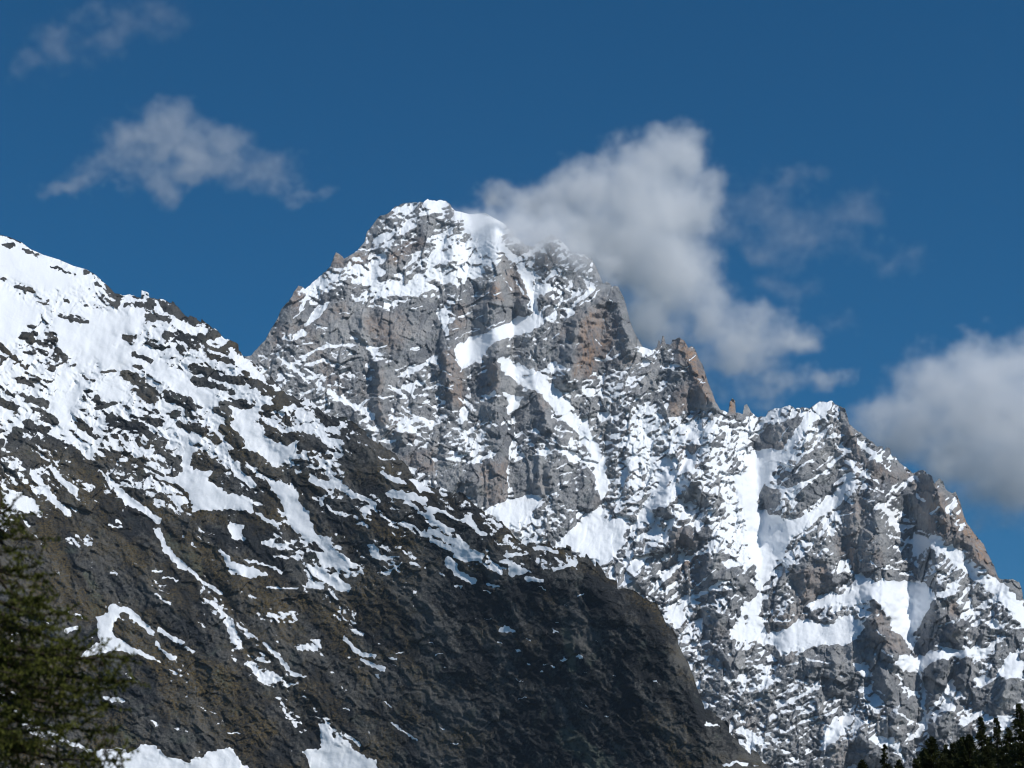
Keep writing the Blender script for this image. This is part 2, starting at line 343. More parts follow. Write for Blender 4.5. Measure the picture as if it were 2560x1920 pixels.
M_ZONES = """
z1 B: 300,500 1250,60 1900,260 2050,800 1300,640 800,720 420,800
z2 I: 0,250 480,520 860,900 860,1300 0,1000
z3 C: 1500,1180 2300,1150 2300,2300 1700,2100 1250,1800 1050,1400 1200,1150
z3 D: 0,180 480,260 470,560 360,760 380,1000 120,1000 0,800
z4 K: -1200,1000 0,900 1975,1100 1975,1900 -1200,1900
"""
M_FEAT = """
k B: 480,850 560,780 690,740 800,790 920,790 1100,740 1250,730 1270,850 1330,960 1300,1060 1180,1130 1080,1170 1000,1130 940,1040 820,1050 600,1000 420,1000 400,900
k B: 250,880 330,760 420,700 470,800 420,900 300,1000 200,1010
e B: 130,1050 350,960 560,1010 700,1060 820,1060 870,1250 880,1500 700,1400 500,1300 300,1150 150,1120
k B: 1380,770 1480,700 1600,650 1700,570 1780,530 1870,720 1850,830 1720,900 1500,960 1380,1020 1330,960 1350,850
e B: 960,430 1160,330 1200,380 1120,460 1010,580 920,610
e B: 530,730 640,640 780,640 860,690 760,740 640,750 560,780
e B: 1140,240 1260,170 1380,200 1460,300 1380,330 1200,330 1140,380
e B: 1860,470 2000,350 2120,430 2212,480 2212,640 2050,640 1960,660 1900,560
e B: 1920,720 2050,640 2150,700 2212,640 2212,860 2100,830 1960,860
e B: 1470,600 1560,540 1700,560 1600,640 1500,720 1400,740
k C: 1000,385 1070,370 1110,410 1150,410 1220,640 1300,790 1280,880 1160,900 1060,930 1000,1000 860,990 830,900 740,890 680,860 700,760 780,640 900,520
k C: 1490,770 1560,740 1650,830 1700,950 1770,1160 1780,1200 1620,1170 1500,1240 1450,1220 1500,1090 1560,1000 1600,940 1520,860
k C: 1853,1105 1903,1105 1903,1222 1853,1222
k C: 1945,1150 1990,1150 2000,1225 1945,1225
k C: 1395,700 1460,700 1470,790 1395,800
k B: 580,530 600,440 640,440 690,480 660,530
k C: 1310,940 1350,900 1400,900 1430,960 1400,1000 1340,1000
e C: 580,700 680,600 760,640 740,720 650,740
e C: 500,720 600,780 670,880 660,960 580,940 440,820
k J: 150,680 380,600 400,700 600,760 620,970 380,870 250,760
k J: 640,760 840,840 1000,850 1230,820 1230,1180 1040,1220 900,1130 640,1040
k J: 1260,850 1500,780 1650,760 1800,850 1900,920 1660,1020 1600,1090 1420,1120 1300,1150 1250,1000
k J: 1440,195 1510,290 1580,380 1580,480 1700,520 1830,620 1800,660 1600,600 1400,570 1270,580 1280,450 1340,320
k J: 1620,500 1720,510 1830,610 1820,660 1640,600
k J: 1820,690 1890,680 1945,760 1910,800 1840,760
k J: 1100,560 1200,550 1270,620 1250,820 1150,820 1090,700
k J: 980,350 1180,310 1250,420 1230,500 1040,510 960,430
e J: 1280,620 1500,600 1540,740 1300,790
k J: 130,80 280,60 300,250 250,380 160,640 120,400
e J: 250,180 500,250 620,420 560,560 400,560 250,380
k I: 1330,290 1490,230 1560,400 1620,540 1600,650 1590,770 1450,760 1420,560 1380,430
k I: 1880,165 1990,370 1940,380 2120,580 2020,650 1940,600 1780,640 1640,690 1660,540 1780,420 1800,260
e I: 1150,450 1330,350 1380,430 1420,560 1300,560 1160,520
k H: 650,350 720,320 790,390 730,470 660,450
k H: 480,370 540,340 640,360 560,400
e H: 780,20 960,40 980,90 880,150 820,100
e H: 430,600 500,520 600,540 540,640 440,670
k H: 1340,840 1520,720 1560,860 1480,960 1380,900
k H: 1200,580 1330,560 1480,560 1500,640 1380,690 1220,670
k H: 1540,810 1680,800 1720,900 1790,990 1700,1060 1660,920 1560,890
k H: 1460,1150 1580,1140 1600,1220 1480,1290 1420,1240
e H: 1150,990 1300,870 1330,960 1180,1060
e H: 1480,1390 1700,1350 1800,1420 1740,1500 1500,1480
k D: 710,1240 830,1170 960,1200 980,1350 860,1450 740,1490 700,1380
k D: 620,660 800,560 850,590 800,690 700,720 630,700
k D: 720,830 820,740 960,690 1000,640 1060,620 960,720 850,830 760,880
k D: 510,700 600,680 650,760 620,860 560,850 500,790
k D: 660,790 700,780 710,880 760,870 800,880 730,920 690,880
k D: 450,400 560,330 720,270 800,250 760,320 650,440 520,495 470,480
e D: 860,460 980,410 1000,480 900,530
k D: 1470,680 1600,650 1660,800 1800,1000 1900,1000 2040,1290 2060,1370 1880,1220 1740,1110 1620,1010 1500,960 1390,820
k D: 1060,210 1100,330 1160,480 1250,560 1400,560 1500,640 1370,700 1290,640 1150,520 1090,450 1040,320
k D: 1010,830 1150,770 1280,900 1360,1080 1420,1140 1330,1180 1290,1310 1190,1290 1000,1150 930,1110 1050,950
k D: 2040,1300 2180,1320 2207,1440 2120,1390
k D: 260,1230 370,1220 500,1370 440,1470 380,1380 370,1300 280,1310
k D: 160,1560 260,1560 310,1640 160,1690
e D: 550,1390 640,1260 720,1230 700,1390 620,1420
e D: 0,1000 120,980 220,1080 180,1220 40,1210
k K: 490,0 560,60 660,240 760,380 850,520 740,540 560,490 400,590 200,610 190,470 340,320 430,200
k K: 1080,0 1290,0 1330,140 1420,210 1350,270 1400,500 1230,460 1090,500 930,540 890,500 930,400 1050,250 1010,130
k K: 0,440 190,460 200,610 290,640 500,800 340,860 320,1000 160,980 0,850
k K: 400,600 450,550 560,570 700,680 750,830 780,920 930,960 980,1200 640,1180 580,1000 500,900 480,720
k K: 740,700 900,720 980,800 980,930 860,880 760,820
k K: 950,710 1090,610 1200,580 1240,640 1230,830 1160,920 1010,1080 990,780
k K: 1250,640 1400,600 1550,700 1480,800 1450,990 1290,880
k K: 1480,880 1760,780 1975,800 1975,960 1850,1100 1700,1130 1500,1080
k K: 1040,1250 1240,1100 1380,1200 1300,1240 1500,1270 1450,1330 1200,1370 1040,1310
k K: 250,1450 370,1330 470,1410 560,1490 720,1560 800,1620 400,1659 230,1560
k K: 530,1200 700,1180 880,1260 740,1370 640,1340 540,1310
k K: 0,1500 180,1500 230,1659 0,1659
k K: 1370,300 1500,210 1620,250 1620,420 1480,440 1420,380
k K: 1680,470 1850,310 1975,330 1900,500 1780,560
k G: 640,950 760,900 1020,870 1040,960 1000,1120 800,1100 650,1120
e G: 180,950 300,900 480,960 440,1060 300,1040
e G: 120,1150 300,1180 380,1280 250,1320 160,1230
n B: 690,630 800,570 910,545 920,610 870,650 790,640
s B: 835,380 900,320 1000,300 985,340 880,390
n B: 830,705 960,665 1100,580 1200,490 1330,440 1480,350 1600,350 1700,440 1650,510 1540,540 1440,600 1300,630 1200,640 1280,670 1100,725 900,700
s B: 1400,175 1480,195 1580,190 1750,260 1660,300 1690,430 1640,390 1500,340 1460,250
s B: 1180,122 1210,100 1300,110 1345,140 1240,150 1190,150
s B: 940,640 1100,640 1200,660 1000,690
c 42 B: 1700,420 1790,500 1840,600 1870,700 1900,780 1925,850
s B: 1380,1055 1480,990 1700,905 1800,850 1930,835 1945,890 1880,945 1720,990 1630,1020 1560,1095 1430,1185 1395,1120
s B: 1075,1180 1180,1140 1240,1112 1140,1190 1090,1205
c 32 B: 1285,830 1315,900 1335,970
c 26 B: 420,900 500,840 560,785
c 20 B: 400,680 450,700 380,830
c 22 B: 800,1000 860,1080
c 40 C: 370,860 450,890 560,945 680,1020 760,1090 840,1180
c 36 C: 420,1090 470,1150 440,1210
n C: 880,1100 960,1050 1020,1080 960,1110
c 24 C: 820,570 900,480 980,420
c 22 C: 1000,860 1070,870 1150,830
s C: 1250,790 1310,785 1350,820 1290,830
c 22 C: 740,890 800,930
c 95 J: 1210,60 1350,150 1540,260 1660,400 1790,520 1890,650 1960,780 1990,900 2010,1010
s J: 1190,260 1350,290 1310,400 1270,450 1235,340
c 13 J: 1270,470 1280,620 1255,720 1245,840 1228,900 1240,1050 1245,1170
s J: 1040,1230 1240,1180 1500,1105 1480,1200 1350,1330 1200,1380 1130,1330
s J: 2010,1190 1900,1290 1760,1400 1640,1510 1750,1560 1900,1659 2090,1659 2190,1450 2190,1300 2020,1350 2000,1280
s J: 1960,1020 2060,1040 2040,1120 2005,1200 1990,1100
s J: 1030,310 1130,255 1190,300 1100,312
n J: 800,480 860,350 945,340 870,460 840,550 790,540
n J: 1700,760 1860,800 1920,860 1830,880 1740,830
c 26 J: 860,790 910,760 1000,850
c 22 J: 730,830 820,830
c 22 J: 1300,640 1340,600
c 30 J: 450,200 420,260 360,210
c 20 J: 340,480 420,560 480,620
c 16 J: 1480,100 1600,60 1700,120
n J: 1250,1480 1360,1440 1400,1520 1300,1560
c 46 I: 0,320 130,430 220,500 340,480
c 36 I: 430,610 620,740 810,820
c 30 I: 540,850 700,950 810,1020
c 24 I: 850,1040 1000,1050
c 24 I: 390,230 470,220 620,210
c 24 I: 180,330 350,240
c 24 I: 230,390 350,350
c 24 I: 760,220 840,270
c 22 I: 940,560 1080,660
c 26 I: 1090,560 1160,650
c 22 I: 1060,750 1200,850 1300,920
s I: 1120,410 1300,320 1200,390 1120,440
s H: 500,680 780,440 760,600 860,650 960,640 820,760 760,820 650,720
c 20 H: 930,690 970,780
s H: 940,830 1020,770 1070,800 980,860
c 22 H: 1070,1000 1200,880 1330,760 1480,700
c 30 H: 1200,1130 1400,1000 1560,900
s H: 1610,1250 1720,1100 1680,1020 1780,1060 1850,1230 1870,1310 1620,1270
s H: 1850,1290 2050,1150 2212,1190 2212,1290 1950,1370
c 40 H: 1160,260 1290,190 1360,110
c 36 H: 1060,440 1200,330 1310,260
c 30 H: 980,560 1100,440
c 30 H: 1010,640 1150,560
s H: 1210,1130 1290,1080 1340,1120 1260,1200
n H: 1560,780 1640,770 1700,810 1580,815
s D: 460,490 560,465 640,470 780,470 640,560 590,650 520,720 490,800 530,880 600,900 750,920 880,850 960,780 1100,640 1040,820 920,900 830,950 710,1050 660,1150 600,1230 560,1310 520,1390 500,1300 455,1100 425,950 385,800 340,650 440,590
s D: 505,1390 545,1400 500,1659 310,1659 420,1480
s D: 780,1480 960,1410 1090,1390 1150,1280 1290,1360 1300,1310 1550,1310 1640,1400 1500,1640 1390,1659 1300,1480 1240,1420 1100,1480 960,1480
c 95 D: 1640,1060 1800,1180 1950,1290 2080,1400 2180,1520 2300,1640
s D: 1505,1010 1620,1060 1560,1130 1500,1160
c 44 D: 950,185 860,265 780,345 700,440
c 44 D: 1110,640 1000,770 900,870 800,970
c 30 D: 1060,500 960,580
c 26 D: 1010,440 1100,490
c 26 D: 960,390 1000,380
c 22 D: 1380,740 1440,690 1510,645
c 26 D: 1530,760 1570,800
c 20 D: 1620,880 1660,840
c 30 D: 1150,430 1230,490 1290,540
c 26 D: 1080,560 1200,640
c 34 D: 1300,830 1360,900 1400,980
c 22 D: 270,1200 400,1200
c 28 D: 560,700 700,730 830,680
c 20 D: 710,870 720,790
n D: 390,1560 440,1520 430,1640
s K: 560,0 1080,0 1000,150 900,290 870,400 885,520 850,500 760,370 660,220
s K: 740,550 900,560 1100,505 1230,460 1400,510 1600,490 1700,400 1640,530 1450,580 1200,570 1090,590 960,700 860,710 740,680 700,630
s K: 0,260 160,160 330,200 430,280 300,380 200,450 100,440 0,430
c 30 K: 950,710 980,800 990,930 985,1080 1005,1200
c 80 K: 1000,1200 940,1290 850,1350
c 30 K: 1230,850 1180,950 1080,1060 1010,1150
s K: 1490,850 1560,720 1690,780 1600,830
s K: 285,630 390,600 405,660 480,735 385,760
s K: 410,1360 520,1330 760,1370 780,1480 800,1600 640,1460 480,1400
s K: 1760,620 1840,500 1900,560 1975,600 1975,770 1700,720 1760,680
s K: 1340,1190 1600,1100 1500,1200 1380,1240
s K: 1700,1130 1870,1130 1780,1320 1680,1180
s K: 0,1240 300,1150 200,1300 0,1480
s K: 870,1500 950,1440 1000,1480 880,1530
n K: 1360,300 1500,190 1660,200 1850,220 1840,290 1650,300 1620,230 1480,240 1380,310
s K: 1170,910 1240,840 1300,910 1200,930
c 30 K: 800,860 870,900 950,960
c 26 K: 560,500 640,560 720,610
c 22 K: 730,720 760,830
c 26 K: 360,860 490,900
c 26 K: 700,1090 860,1190
c 24 K: 520,880 600,940
c 26 K: 1130,250 1280,210
c 24 K: 520,300 590,360
c 40 K: 1120,1100 1280,1060
n K: 1300,0 1450,0 1500,180 1400,200 1340,100
s K: 1700,0 1975,0 1975,170 1920,170 1850,40
n G: 700,900 820,880 760,960
c 30 G: 500,1000 560,1050 540,1120
c 30 G: 880,1120 760,1200 640,1260
c 26 G: 400,1400 480,1460 540,1500
c 40 G: 420,1430 480,1560
c 30 G: 1000,1350 900,1540
c 11 J: 20,390 110,450
c 11 J: 0,380 80,330
c 11 J: 210,230 300,260 380,330
c 11 J: 350,440 430,530
c 11 J: 430,500 560,540 600,580
c 11 J: 480,610 560,680
c 11 J: 560,350 640,420
c 11 J: 640,200 760,240
c 11 J: 700,80 760,120
c 11 J: 820,300 850,350
c 11 J: 300,690 420,720
c 11 J: 180,650 310,670
c 11 J: 700,640 760,590
c 11 J: 820,590 900,640 960,700 1010,740
c 11 J: 1000,580 1040,650 1090,690
c 11 J: 1040,760 1110,790
c 11 J: 740,830 860,790
c 11 J: 1280,620 1340,605 1380,640
c 11 J: 1300,740 1400,690 1450,710
c 11 J: 1400,800 1500,750
c 11 J: 1450,580 1540,660 1620,690
c 11 J: 1560,620 1680,700 1800,750
c 11 J: 1290,560 1380,530
c 11 J: 1620,900 1740,850
c 11 J: 1640,480 1700,500
c 11 J: 1620,560 1760,600
c 11 J: 1660,960 1780,930 1880,960
c 11 J: 640,320 700,360
c 11 J: 760,420 800,470
c 11 I: 300,70 400,60
c 11 I: 300,100 390,110
c 11 I: 220,190 270,200
c 11 I: 600,150 680,160
c 11 I: 1120,250 1220,240
c 11 I: 900,660 980,650
c 11 I: 1060,860 1130,890
c 11 I: 1330,640 1370,690 1440,710
c 11 I: 1420,440 1500,470
c 11 I: 1540,500 1600,530
c 11 I: 1230,540 1290,500
c 11 I: 1200,720 1300,700
c 11 I: 1210,940 1300,910
c 11 I: 1500,930 1640,960 1780,1000
c 11 I: 1700,900 1800,880 1880,920
c 11 I: 1660,1060 1760,1110
c 11 I: 1490,1190 1560,1220
c 11 I: 480,350 520,400 580,410
c 11 I: 700,740 780,690
c 11 I: 420,340 450,400
c 11 I: 140,380 240,350
c 11 I: 500,560 570,600
c 11 I: 600,620 640,650
c 11 I: 640,740 560,700
c 9 B: 560,1020 640,1040 720,1035
c 9 B: 430,1090 520,1050
c 9 B: 340,1100 400,1180 480,1220
c 9 B: 800,790 860,780 910,785
c 9 B: 900,750 1010,760 1100,740
c 9 B: 1100,800 1180,790
c 9 B: 1480,720 1560,720 1600,700
c 9 B: 1380,760 1420,745
c 9 B: 1400,860 1520,830
c 9 B: 1370,940 1450,920 1540,930
c 9 B: 1380,1000 1460,960 1600,920 1700,880
c 9 B: 1640,720 1690,700
c 9 B: 1500,870 1560,850
c 9 B: 470,900 540,940
c 9 B: 640,830 700,830
c 9 B: 1700,600 1750,680
c 9 B: 1780,620 1830,700
c 9 B: 1100,1050 1190,1040
c 9 B: 340,860 420,800
c 9 B: 290,980 330,1010
c 11 D: 640,700 760,600 850,540
c 11 D: 720,780 840,680 960,600
c 11 D: 880,600 980,520
c 11 D: 560,640 700,560
c 11 D: 820,460 900,400
c 11 D: 780,300 860,220
c 11 D: 1000,540 1100,460
c 11 D: 700,330 640,420
c 11 D: 980,700 1060,640
c 11 D: 1080,720 1180,700 1260,740
c 11 D: 1130,880 1000,900
c 11 D: 1300,570 1360,610
c 11 D: 1330,600 1350,580
c 11 D: 1200,640 1290,690
c 11 D: 1640,1000 1700,1060
c 11 D: 1330,1020 1440,1060 1560,1100
c 11 D: 1220,1170 1280,1240 1330,1230
c 11 D: 1010,1170 1080,1150
c 11 D: 1030,1260 1100,1240
c 11 D: 880,430 780,520
c 11 D: 690,560 640,640
c 13 H: 860,200 980,130 1060,60
c 13 H: 900,300 1060,210
c 13 H: 860,400 960,350
c 13 H: 1000,480 1140,400 1240,330
c 13 H: 1080,560 1180,480
c 13 H: 1240,470 1340,400
c 13 H: 1280,760 1400,690
c 13 H: 1180,780 1290,700
c 13 H: 1360,960 1460,880 1540,820
c 13 H: 1200,1100 1330,1020
c 13 H: 1400,560 1500,500
c 13 H: 1560,620 1640,560
c 13 H: 1240,1290 1360,1210
c 13 H: 1300,1340 1480,1290
c 13 H: 1380,1440 1500,1360
c 13 H: 1330,330 1270,420
c 13 H: 1420,240 1460,330
c 13 H: 1560,330 1600,420
c 13 H: 1500,130 1580,260
c 9 C: 900,530 980,470 1020,420
c 9 C: 720,740 770,700
c 9 C: 650,620 740,600
c 9 C: 800,620 860,570
c 9 C: 1090,480 1120,540
c 9 C: 1040,600 1090,680
c 9 C: 990,710 1040,780
c 9 C: 1130,760 1080,850
c 9 C: 1180,820 1280,820
c 9 C: 1060,890 1140,835
c 9 C: 1170,930 1280,900
c 9 C: 1330,890 1400,890
c 9 C: 1420,790 1380,860
c 9 C: 1600,870 1640,830
c 9 C: 1680,1020 1720,1020
c 9 C: 1560,930 1600,900
c 9 C: 1000,950 1030,1000
c 9 C: 1090,970 1020,1040
c 9 C: 1200,1040 1320,980
c 9 C: 1000,1100 1120,1060
c 9 C: 1140,1180 1280,1120
c 9 C: 1340,1100 1460,1040
c 9 C: 1250,1240 1400,1180
c 13 G: 640,1010 760,980
c 13 G: 700,1080 850,1120
c 13 G: 820,960 960,990
c 13 G: 560,1120 640,1080
c 13 G: 300,1100 400,1080
c 13 G: 240,1180 330,1220
c 13 G: 460,1240 520,1200
c 13 G: 700,1240 800,1300
c 13 G: 860,1330 1000,1300
c 13 G: 1000,1480 1080,1420
c 13 G: 560,1440 640,1500
c 13 G: 760,1600 860,1540
c 13 G: 100,1130 160,1170
"""
M_WARM = """
w B: 590,525 612,440 640,450 672,480 660,520
w B: 700,520 760,440 800,480 770,525
w B: 1020,325 1060,230 1092,280 1050,330
w B: 960,192 1040,135 1052,160 980,197
v B: 1600,690 1620,630 1665,640 1700,760 1610,740
w B: 1690,560 1780,535 1870,740 1800,760 1720,650
w B: 950,440 1160,330 1200,380 1100,440 1000,520 950,500
w B: 480,890 570,790 580,880 520,905
w B: 800,860 930,830 980,1090 920,1040 840,1020
w B: 590,800 680,760 690,850 610,860
w B: 190,970 280,900 300,1010 230,1070
w B: 1350,800 1400,780 1450,790 1450,920 1360,960
w B: 1320,475 1420,420 1425,450 1340,490
w B: 320,790 370,670 420,700 390,800
w I: 820,430 885,440 870,640 890,880 850,880 835,600
w I: 1380,260 1500,240 1570,420 1600,640 1580,760 1470,740 1420,500
w I: 1780,400 1860,340 1890,520 1880,640 1790,640
w I: 1090,930 1140,960 1200,1100 1110,1060
w I: 1020,1180 1340,1100 1340,1300 1230,1330
w J: 1000,860 1230,830 1230,1180 1040,1220
w J: 1050,60 1130,40 1140,280 1060,300
w J: 1445,200 1500,290 1560,370 1520,420 1470,320
v C: 900,640 960,560 1000,590 1040,700 1010,860 1000,990 860,980 870,850 890,740
w C: 980,540 1050,480 1120,720 1070,900 1010,860
v C: 1490,750 1560,735 1650,830 1700,950 1775,1165 1690,1140 1620,960 1540,860
v C: 1857,1120 1903,1120 1903,1215 1857,1215
w C: 1400,800 1430,715 1450,770
w C: 1460,1160 1600,1010 1680,1140 1500,1240
v D: 1780,755 1820,880 1950,1080 2040,1290 1980,1300 1880,1200 1850,1080 1760,900
w D: 1480,680 1640,680 1800,960 1980,1260 1800,1130 1600,980
w D: 1060,330 1100,330 1160,490 1100,430
w D: 1150,520 1290,560 1500,630 1370,700 1260,630
w D: 1000,1040 1110,1030 1140,1290 1010,1140
w D: 720,1260 950,1200 960,1390 760,1480
w D: 1080,820 1180,790 1230,930 1100,920
w D: 0,1180 180,1110 160,1230 20,1240
v K: 485,220 530,190 530,420 490,430
w K: 490,0 560,60 850,520 740,540 560,490
w K: 1230,0 1290,0 1360,180 1240,130
"""
M_TENT = """
95 130 C: 1010,490 940,560 895,640 885,780 860,860 845,980
34 60 C: 1130,400 1150,520 1190,680 1230,800
30 70 C: 1560,740 1590,860 1640,980 1700,1100 1760,1180
26 60 C: 1520,900 1560,1050 1480,1180
42 150 J: 1445,195 1480,300 1530,420 1560,560 1570,700
30 120 J: 1130,30 1140,280 1150,480 1200,620 1200,800 1190,1000
34 110 I: 1400,240 1430,420 1470,560 1500,740
34 130 I: 1880,165 1850,340 1880,470 1930,600
-26 70 I: 760,420 780,560 800,700 810,860
34 100 I: 830,400 870,640 900,880 1060,1000
-26 90 J: 620,420 640,600 640,800 630,1000
-30 90 J: 1260,470 1275,620 1250,740 1235,900 1240,1170
24 80 J: 890,760 920,850 920,1100
22 70 J: 1110,860 1110,1150
22 70 J: 1500,800 1500,1080
20 70 J: 1650,780 1600,1060
-50 220 J: 1350,150 1660,400 1890,650 1990,900 2010,1090 1900,1290
30 60 B: 1840,500 1780,540 1830,700 1840,820
-30 90 B: 1780,480 1840,600 1870,700 1920,840
22 90 B: 930,820 1010,1060 1020,1120
22 70 B: 800,790 800,940 870,1150
-22 80 B: 1310,840 1320,960 1240,1080
20 60 B: 1290,880 1300,1000
26 90 B: 1400,780 1390,900 1370,1000
24 90 B: 1640,640 1650,760 1600,860
20 90 B: 560,780 500,860 430,960
30 140 B: 1210,130 1200,260 1060,330 960,430 930,600
-20 100 B: 1100,180 1000,340 860,420
26 120 B: 1380,200 1440,320 1340,480 1150,560
20 100 B: 690,500 640,640 560,730
24 90 B: 2000,330 1960,460 1940,620 1960,840
54 300 H: 1390,30 1330,380 1340,620 1390,760 1560,860 1720,1000
60 260 H: 1330,380 1210,620 1060,820 940,960
-56 240 H: 1640,100 1700,420 1830,720 1830,900 1800,1010 1770,1250
-40 150 H: 2010,120 1900,260 1790,420
26 260 D: 990,180 900,420 720,680 620,860
34 220 D: 1080,300 1110,560 1130,760 1080,980 960,1180
-40 180 D: 1180,480 1290,760 1440,1000 1540,1100 1440,1380
30 200 D: 1640,690 1720,900 1850,1080 1960,1260 2060,1390
26 80 D: 1665,665 1680,820 1740,1000
24 70 D: 1775,755 1790,880 1870,1060 1960,1230
20 60 D: 1550,610 1500,760 1600,960
24 80 D: 830,1180 830,1320 800,1460
20 80 D: 970,1180 960,1340
-16 60 D: 690,1250 720,1420
70 190 K: 500,0 500,150 530,320 640,440 760,540
60 190 K: 1240,0 1290,150 1300,320 1330,480
-60 190 K: 800,60 820,280 880,500 900,620 960,760 990,960 1000,1200 880,1340
36 150 K: 500,560 600,760 620,980 700,1180 700,1360
36 140 K: 1140,600 1120,760 1050,960
36 140 K: 1440,620 1420,780 1450,980
-30 110 K: 1250,700 1180,950 1020,1150
36 150 K: 1850,790 1780,960 1720,1120
-40 150 K: 320,860 300,1050 150,1250 0,1450
36 140 K: 380,1340 450,1500 560,1600
30 120 K: 1220,1110 1150,1250 1100,1400
30 140 K: 120,640 120,850
36 140 K: 1560,220 1540,420
-26 90 K: 520,900 500,1060
28 120 G: 860,920 900,1080 860,1200
28 120 G: 280,900 330,1050 240,1240
"""

step = 2.0
xs = np.arange(440, 2612, step)
ysf = np.arange(470, 1962, step)
ys = np.concatenate([ysf, 1962 + np.cumsum(np.linspace(3, 36, 32))])
sky_y = interp_line(sky_pts, xs)
rough_sky = np.where((xs > 1560) & (xs < 1620), 0.5, 1.0)
sky_y = sky_y + (2.2 * fbm(xs, xs * 0 + 3.3, 26, 3, 5) + 2.2 * (ridged(xs, xs * 0 + 9.1, 15, 2, 8))) * rough_sky * np.where((xs > 1140) & (xs < 1260), 0.25, 1)

cv = Canvas(xs, ys, [(70, 4.5, 1), (22, 3.4, 4), (8, 2.4, 7)])
shape = cv.X.shape
for k, v in dict(snow=0.0, alpha=51.0, rough=1.0, warm=0.0, relief=0.0, plain=0.0, rock=0.0).items():
    cv.ch[k] = np.full(shape, v, np.float32)
cv.paint(parse(M_ZONES), dict(z1=dict(snow=0.22, alpha=47, soft=30), z2=dict(snow=-0.10, alpha=60, soft=30), z3=dict(snow=0.58, soft=40), z4=dict(snow=-0.20, soft=40)))
cv.paint(parse(M_FEAT), dict(
    k=dict(snow=-0.80, alpha=73, rough=0.9, plain=0.0, rock=1.0, soft=5, bulge=0.22, blim=55),
    e=dict(snow=-0.34, alpha=64, rock=0.5, rough=1.05, plain=0.0, soft=8, bulge=0.16, blim=40, op=0.9),
    n=dict(snow=0.62, alpha=46, rough=0.55, plain=0.35, rock=0.0, soft=12),
    s=dict(snow=1.0, alpha=42, rough=0.10, plain=1.0, rock=0.0, soft=4),
    c=dict(snow=0.86, alpha=46, rough=0.16, plain=1.0, rock=0.0, soft=4, bulge=-0.22, blim=30, op=0.92)))
cv.paint(parse(M_WARM), dict(w=dict(warm=0.46, soft=12), v=dict(warm=0.95, soft=12)))
cv.tents(parse(M_TENT))
ch = cv.ch
X, Y = cv.X, cv.Y
px_m = 1.0
# base distance from a smooth slope, plus local slope steps (cliffs steeper, snowfields gentler)
base_a = 50 + 3.0 * sstep(1500, 1000, Y) - 7 * sstep(1960, 2200, Y)
r = integrate(base_a, xs, ys, 3350.0 + 0 * xs)
dy = np.gradient(ys)[:, None]
al = blur(np.clip(ch['alpha'], 38, 76), 6, 3)
run = (1 / np.tan(np.radians(al)) - 1 / math.tan(R(53))) * dy * px_m
an = np.cumsum(run[::-1], axis=0)[::-1].astype(np.float32)
an = an - blur(an, 34, 34)
an = np.clip(blur(an, 2, 1), -90, 90)
# broken rock
rough = blur(ch['rough'], 2, 2)
cliff = sstep(58, 70, al)
wx = X + 10 * perlin(X / 60, Y / 60, 21); wy = Y + 10 * perlin(X / 60, Y / 60, 22)
f1, i1 = facets(wx, wy, 60, 120, 4, 1, 0.42, 0.20)
f2, i2 = facets(wx, wy, 26, 44, 12, 2, 0.62, 0.20)
f3, i3 = facets(wx, wy, 20, 15, 24, 3, 0.75, 0.22)
f4, i4 = facets(X + 3 * perlin(X / 14, Y / 14, 23), Y, 9, 8, 30, 4, 0.8, 0.25)
rg = ridged(wx, wy * 0.62, 92, 6, 31, 0.58)
wr = sstep(900, 1900, X) * (1 - 0.75 * sstep(1500, 1720, Y))
st = anis(wx, wy, 20, 3.4, 34, 5, 41) * (1 - wr) + anis(wx, wy, 43, 5.0, 34, 5, 42) * wr
st2 = anis(wx, wy, 28, 2.8, 12, 3, 43, 0.7) * (1 - wr) + anis(wx, wy, 46, 3.8, 12, 3, 44, 0.7) * wr
lg = anis(wx, wy, 24, 3.0, 7, 2, 45, 0.7) * (1 - wr) + anis(wx, wy, 42, 3.6, 7, 2, 46, 0.7) * wr
lg0 = lg
vert = ridged(wx, wy * 0.2, 36, 4, 51, 0.6)
vert2 = ridged(wx + 0.15 * wy, wy * 0.25, 13, 3, 52, 0.6)
rg2 = ridged(wx, wy, 26, 4, 33, 0.68)
det = (f1 * 0.66 + f2 * 0.82 + f3 * 0.70 + f4 * 0.60 + rg * 5 + rg2 * 2.6 + st * (3.4 - 2.8 * cliff) + st2 * (2.6 - 1.8 * cliff) + (vert * 4.0 + vert2 * 2.4) * cliff)
runnel = perlin(X / 7 + 0.25 * perlin(X / 40, Y / 90, 61) * 6, Y / 150, 62) * 0.9 + fbm(X, Y, 90, 4, 63) * 9
det = det * rough + runnel * (1 - rough)
relief = ch['relief'] * 1.05 + det * (1 - 0.25 * ch['rock'])
r = r + an - relief * px_m * 1.0
sky_s = blur(np.repeat(sky_y[None, :].astype(np.float32), 2, 0), 9, 0)[0]
dsk = np.clip((Y - sky_s[None, :]) / 70.0, 0, 1)
r = r + 34 * (1 - dsk) ** 2                                # the crest rounds away
nz = normals(r - (det - f3 * 0.5 - f4 * 0.4 + st * 3 + st2 * 2 + lg0 * 1.5) * 0.75, xs, ys)                        # snow lies on the ledges of the broken rock
nzs = blur(nz[..., 2].astype(np.float32), 0.8, 0.8)
conc = np.clip((blur(relief, 8, 8) - relief) / 10.0, -1, 1)
gate = (1 - 0.80 * ch['plain']) * (1 - 0.35 * ch['rock'])
fine = fbm(wx, wy * 1.5, 19, 4, 71, 0.72)
clump = 0.34 * fbm(X + 0.4 * Y, Y, 150, 3, 75) + 0.30 * anis(X, Y, 40, 2.2, 60, 3, 76)
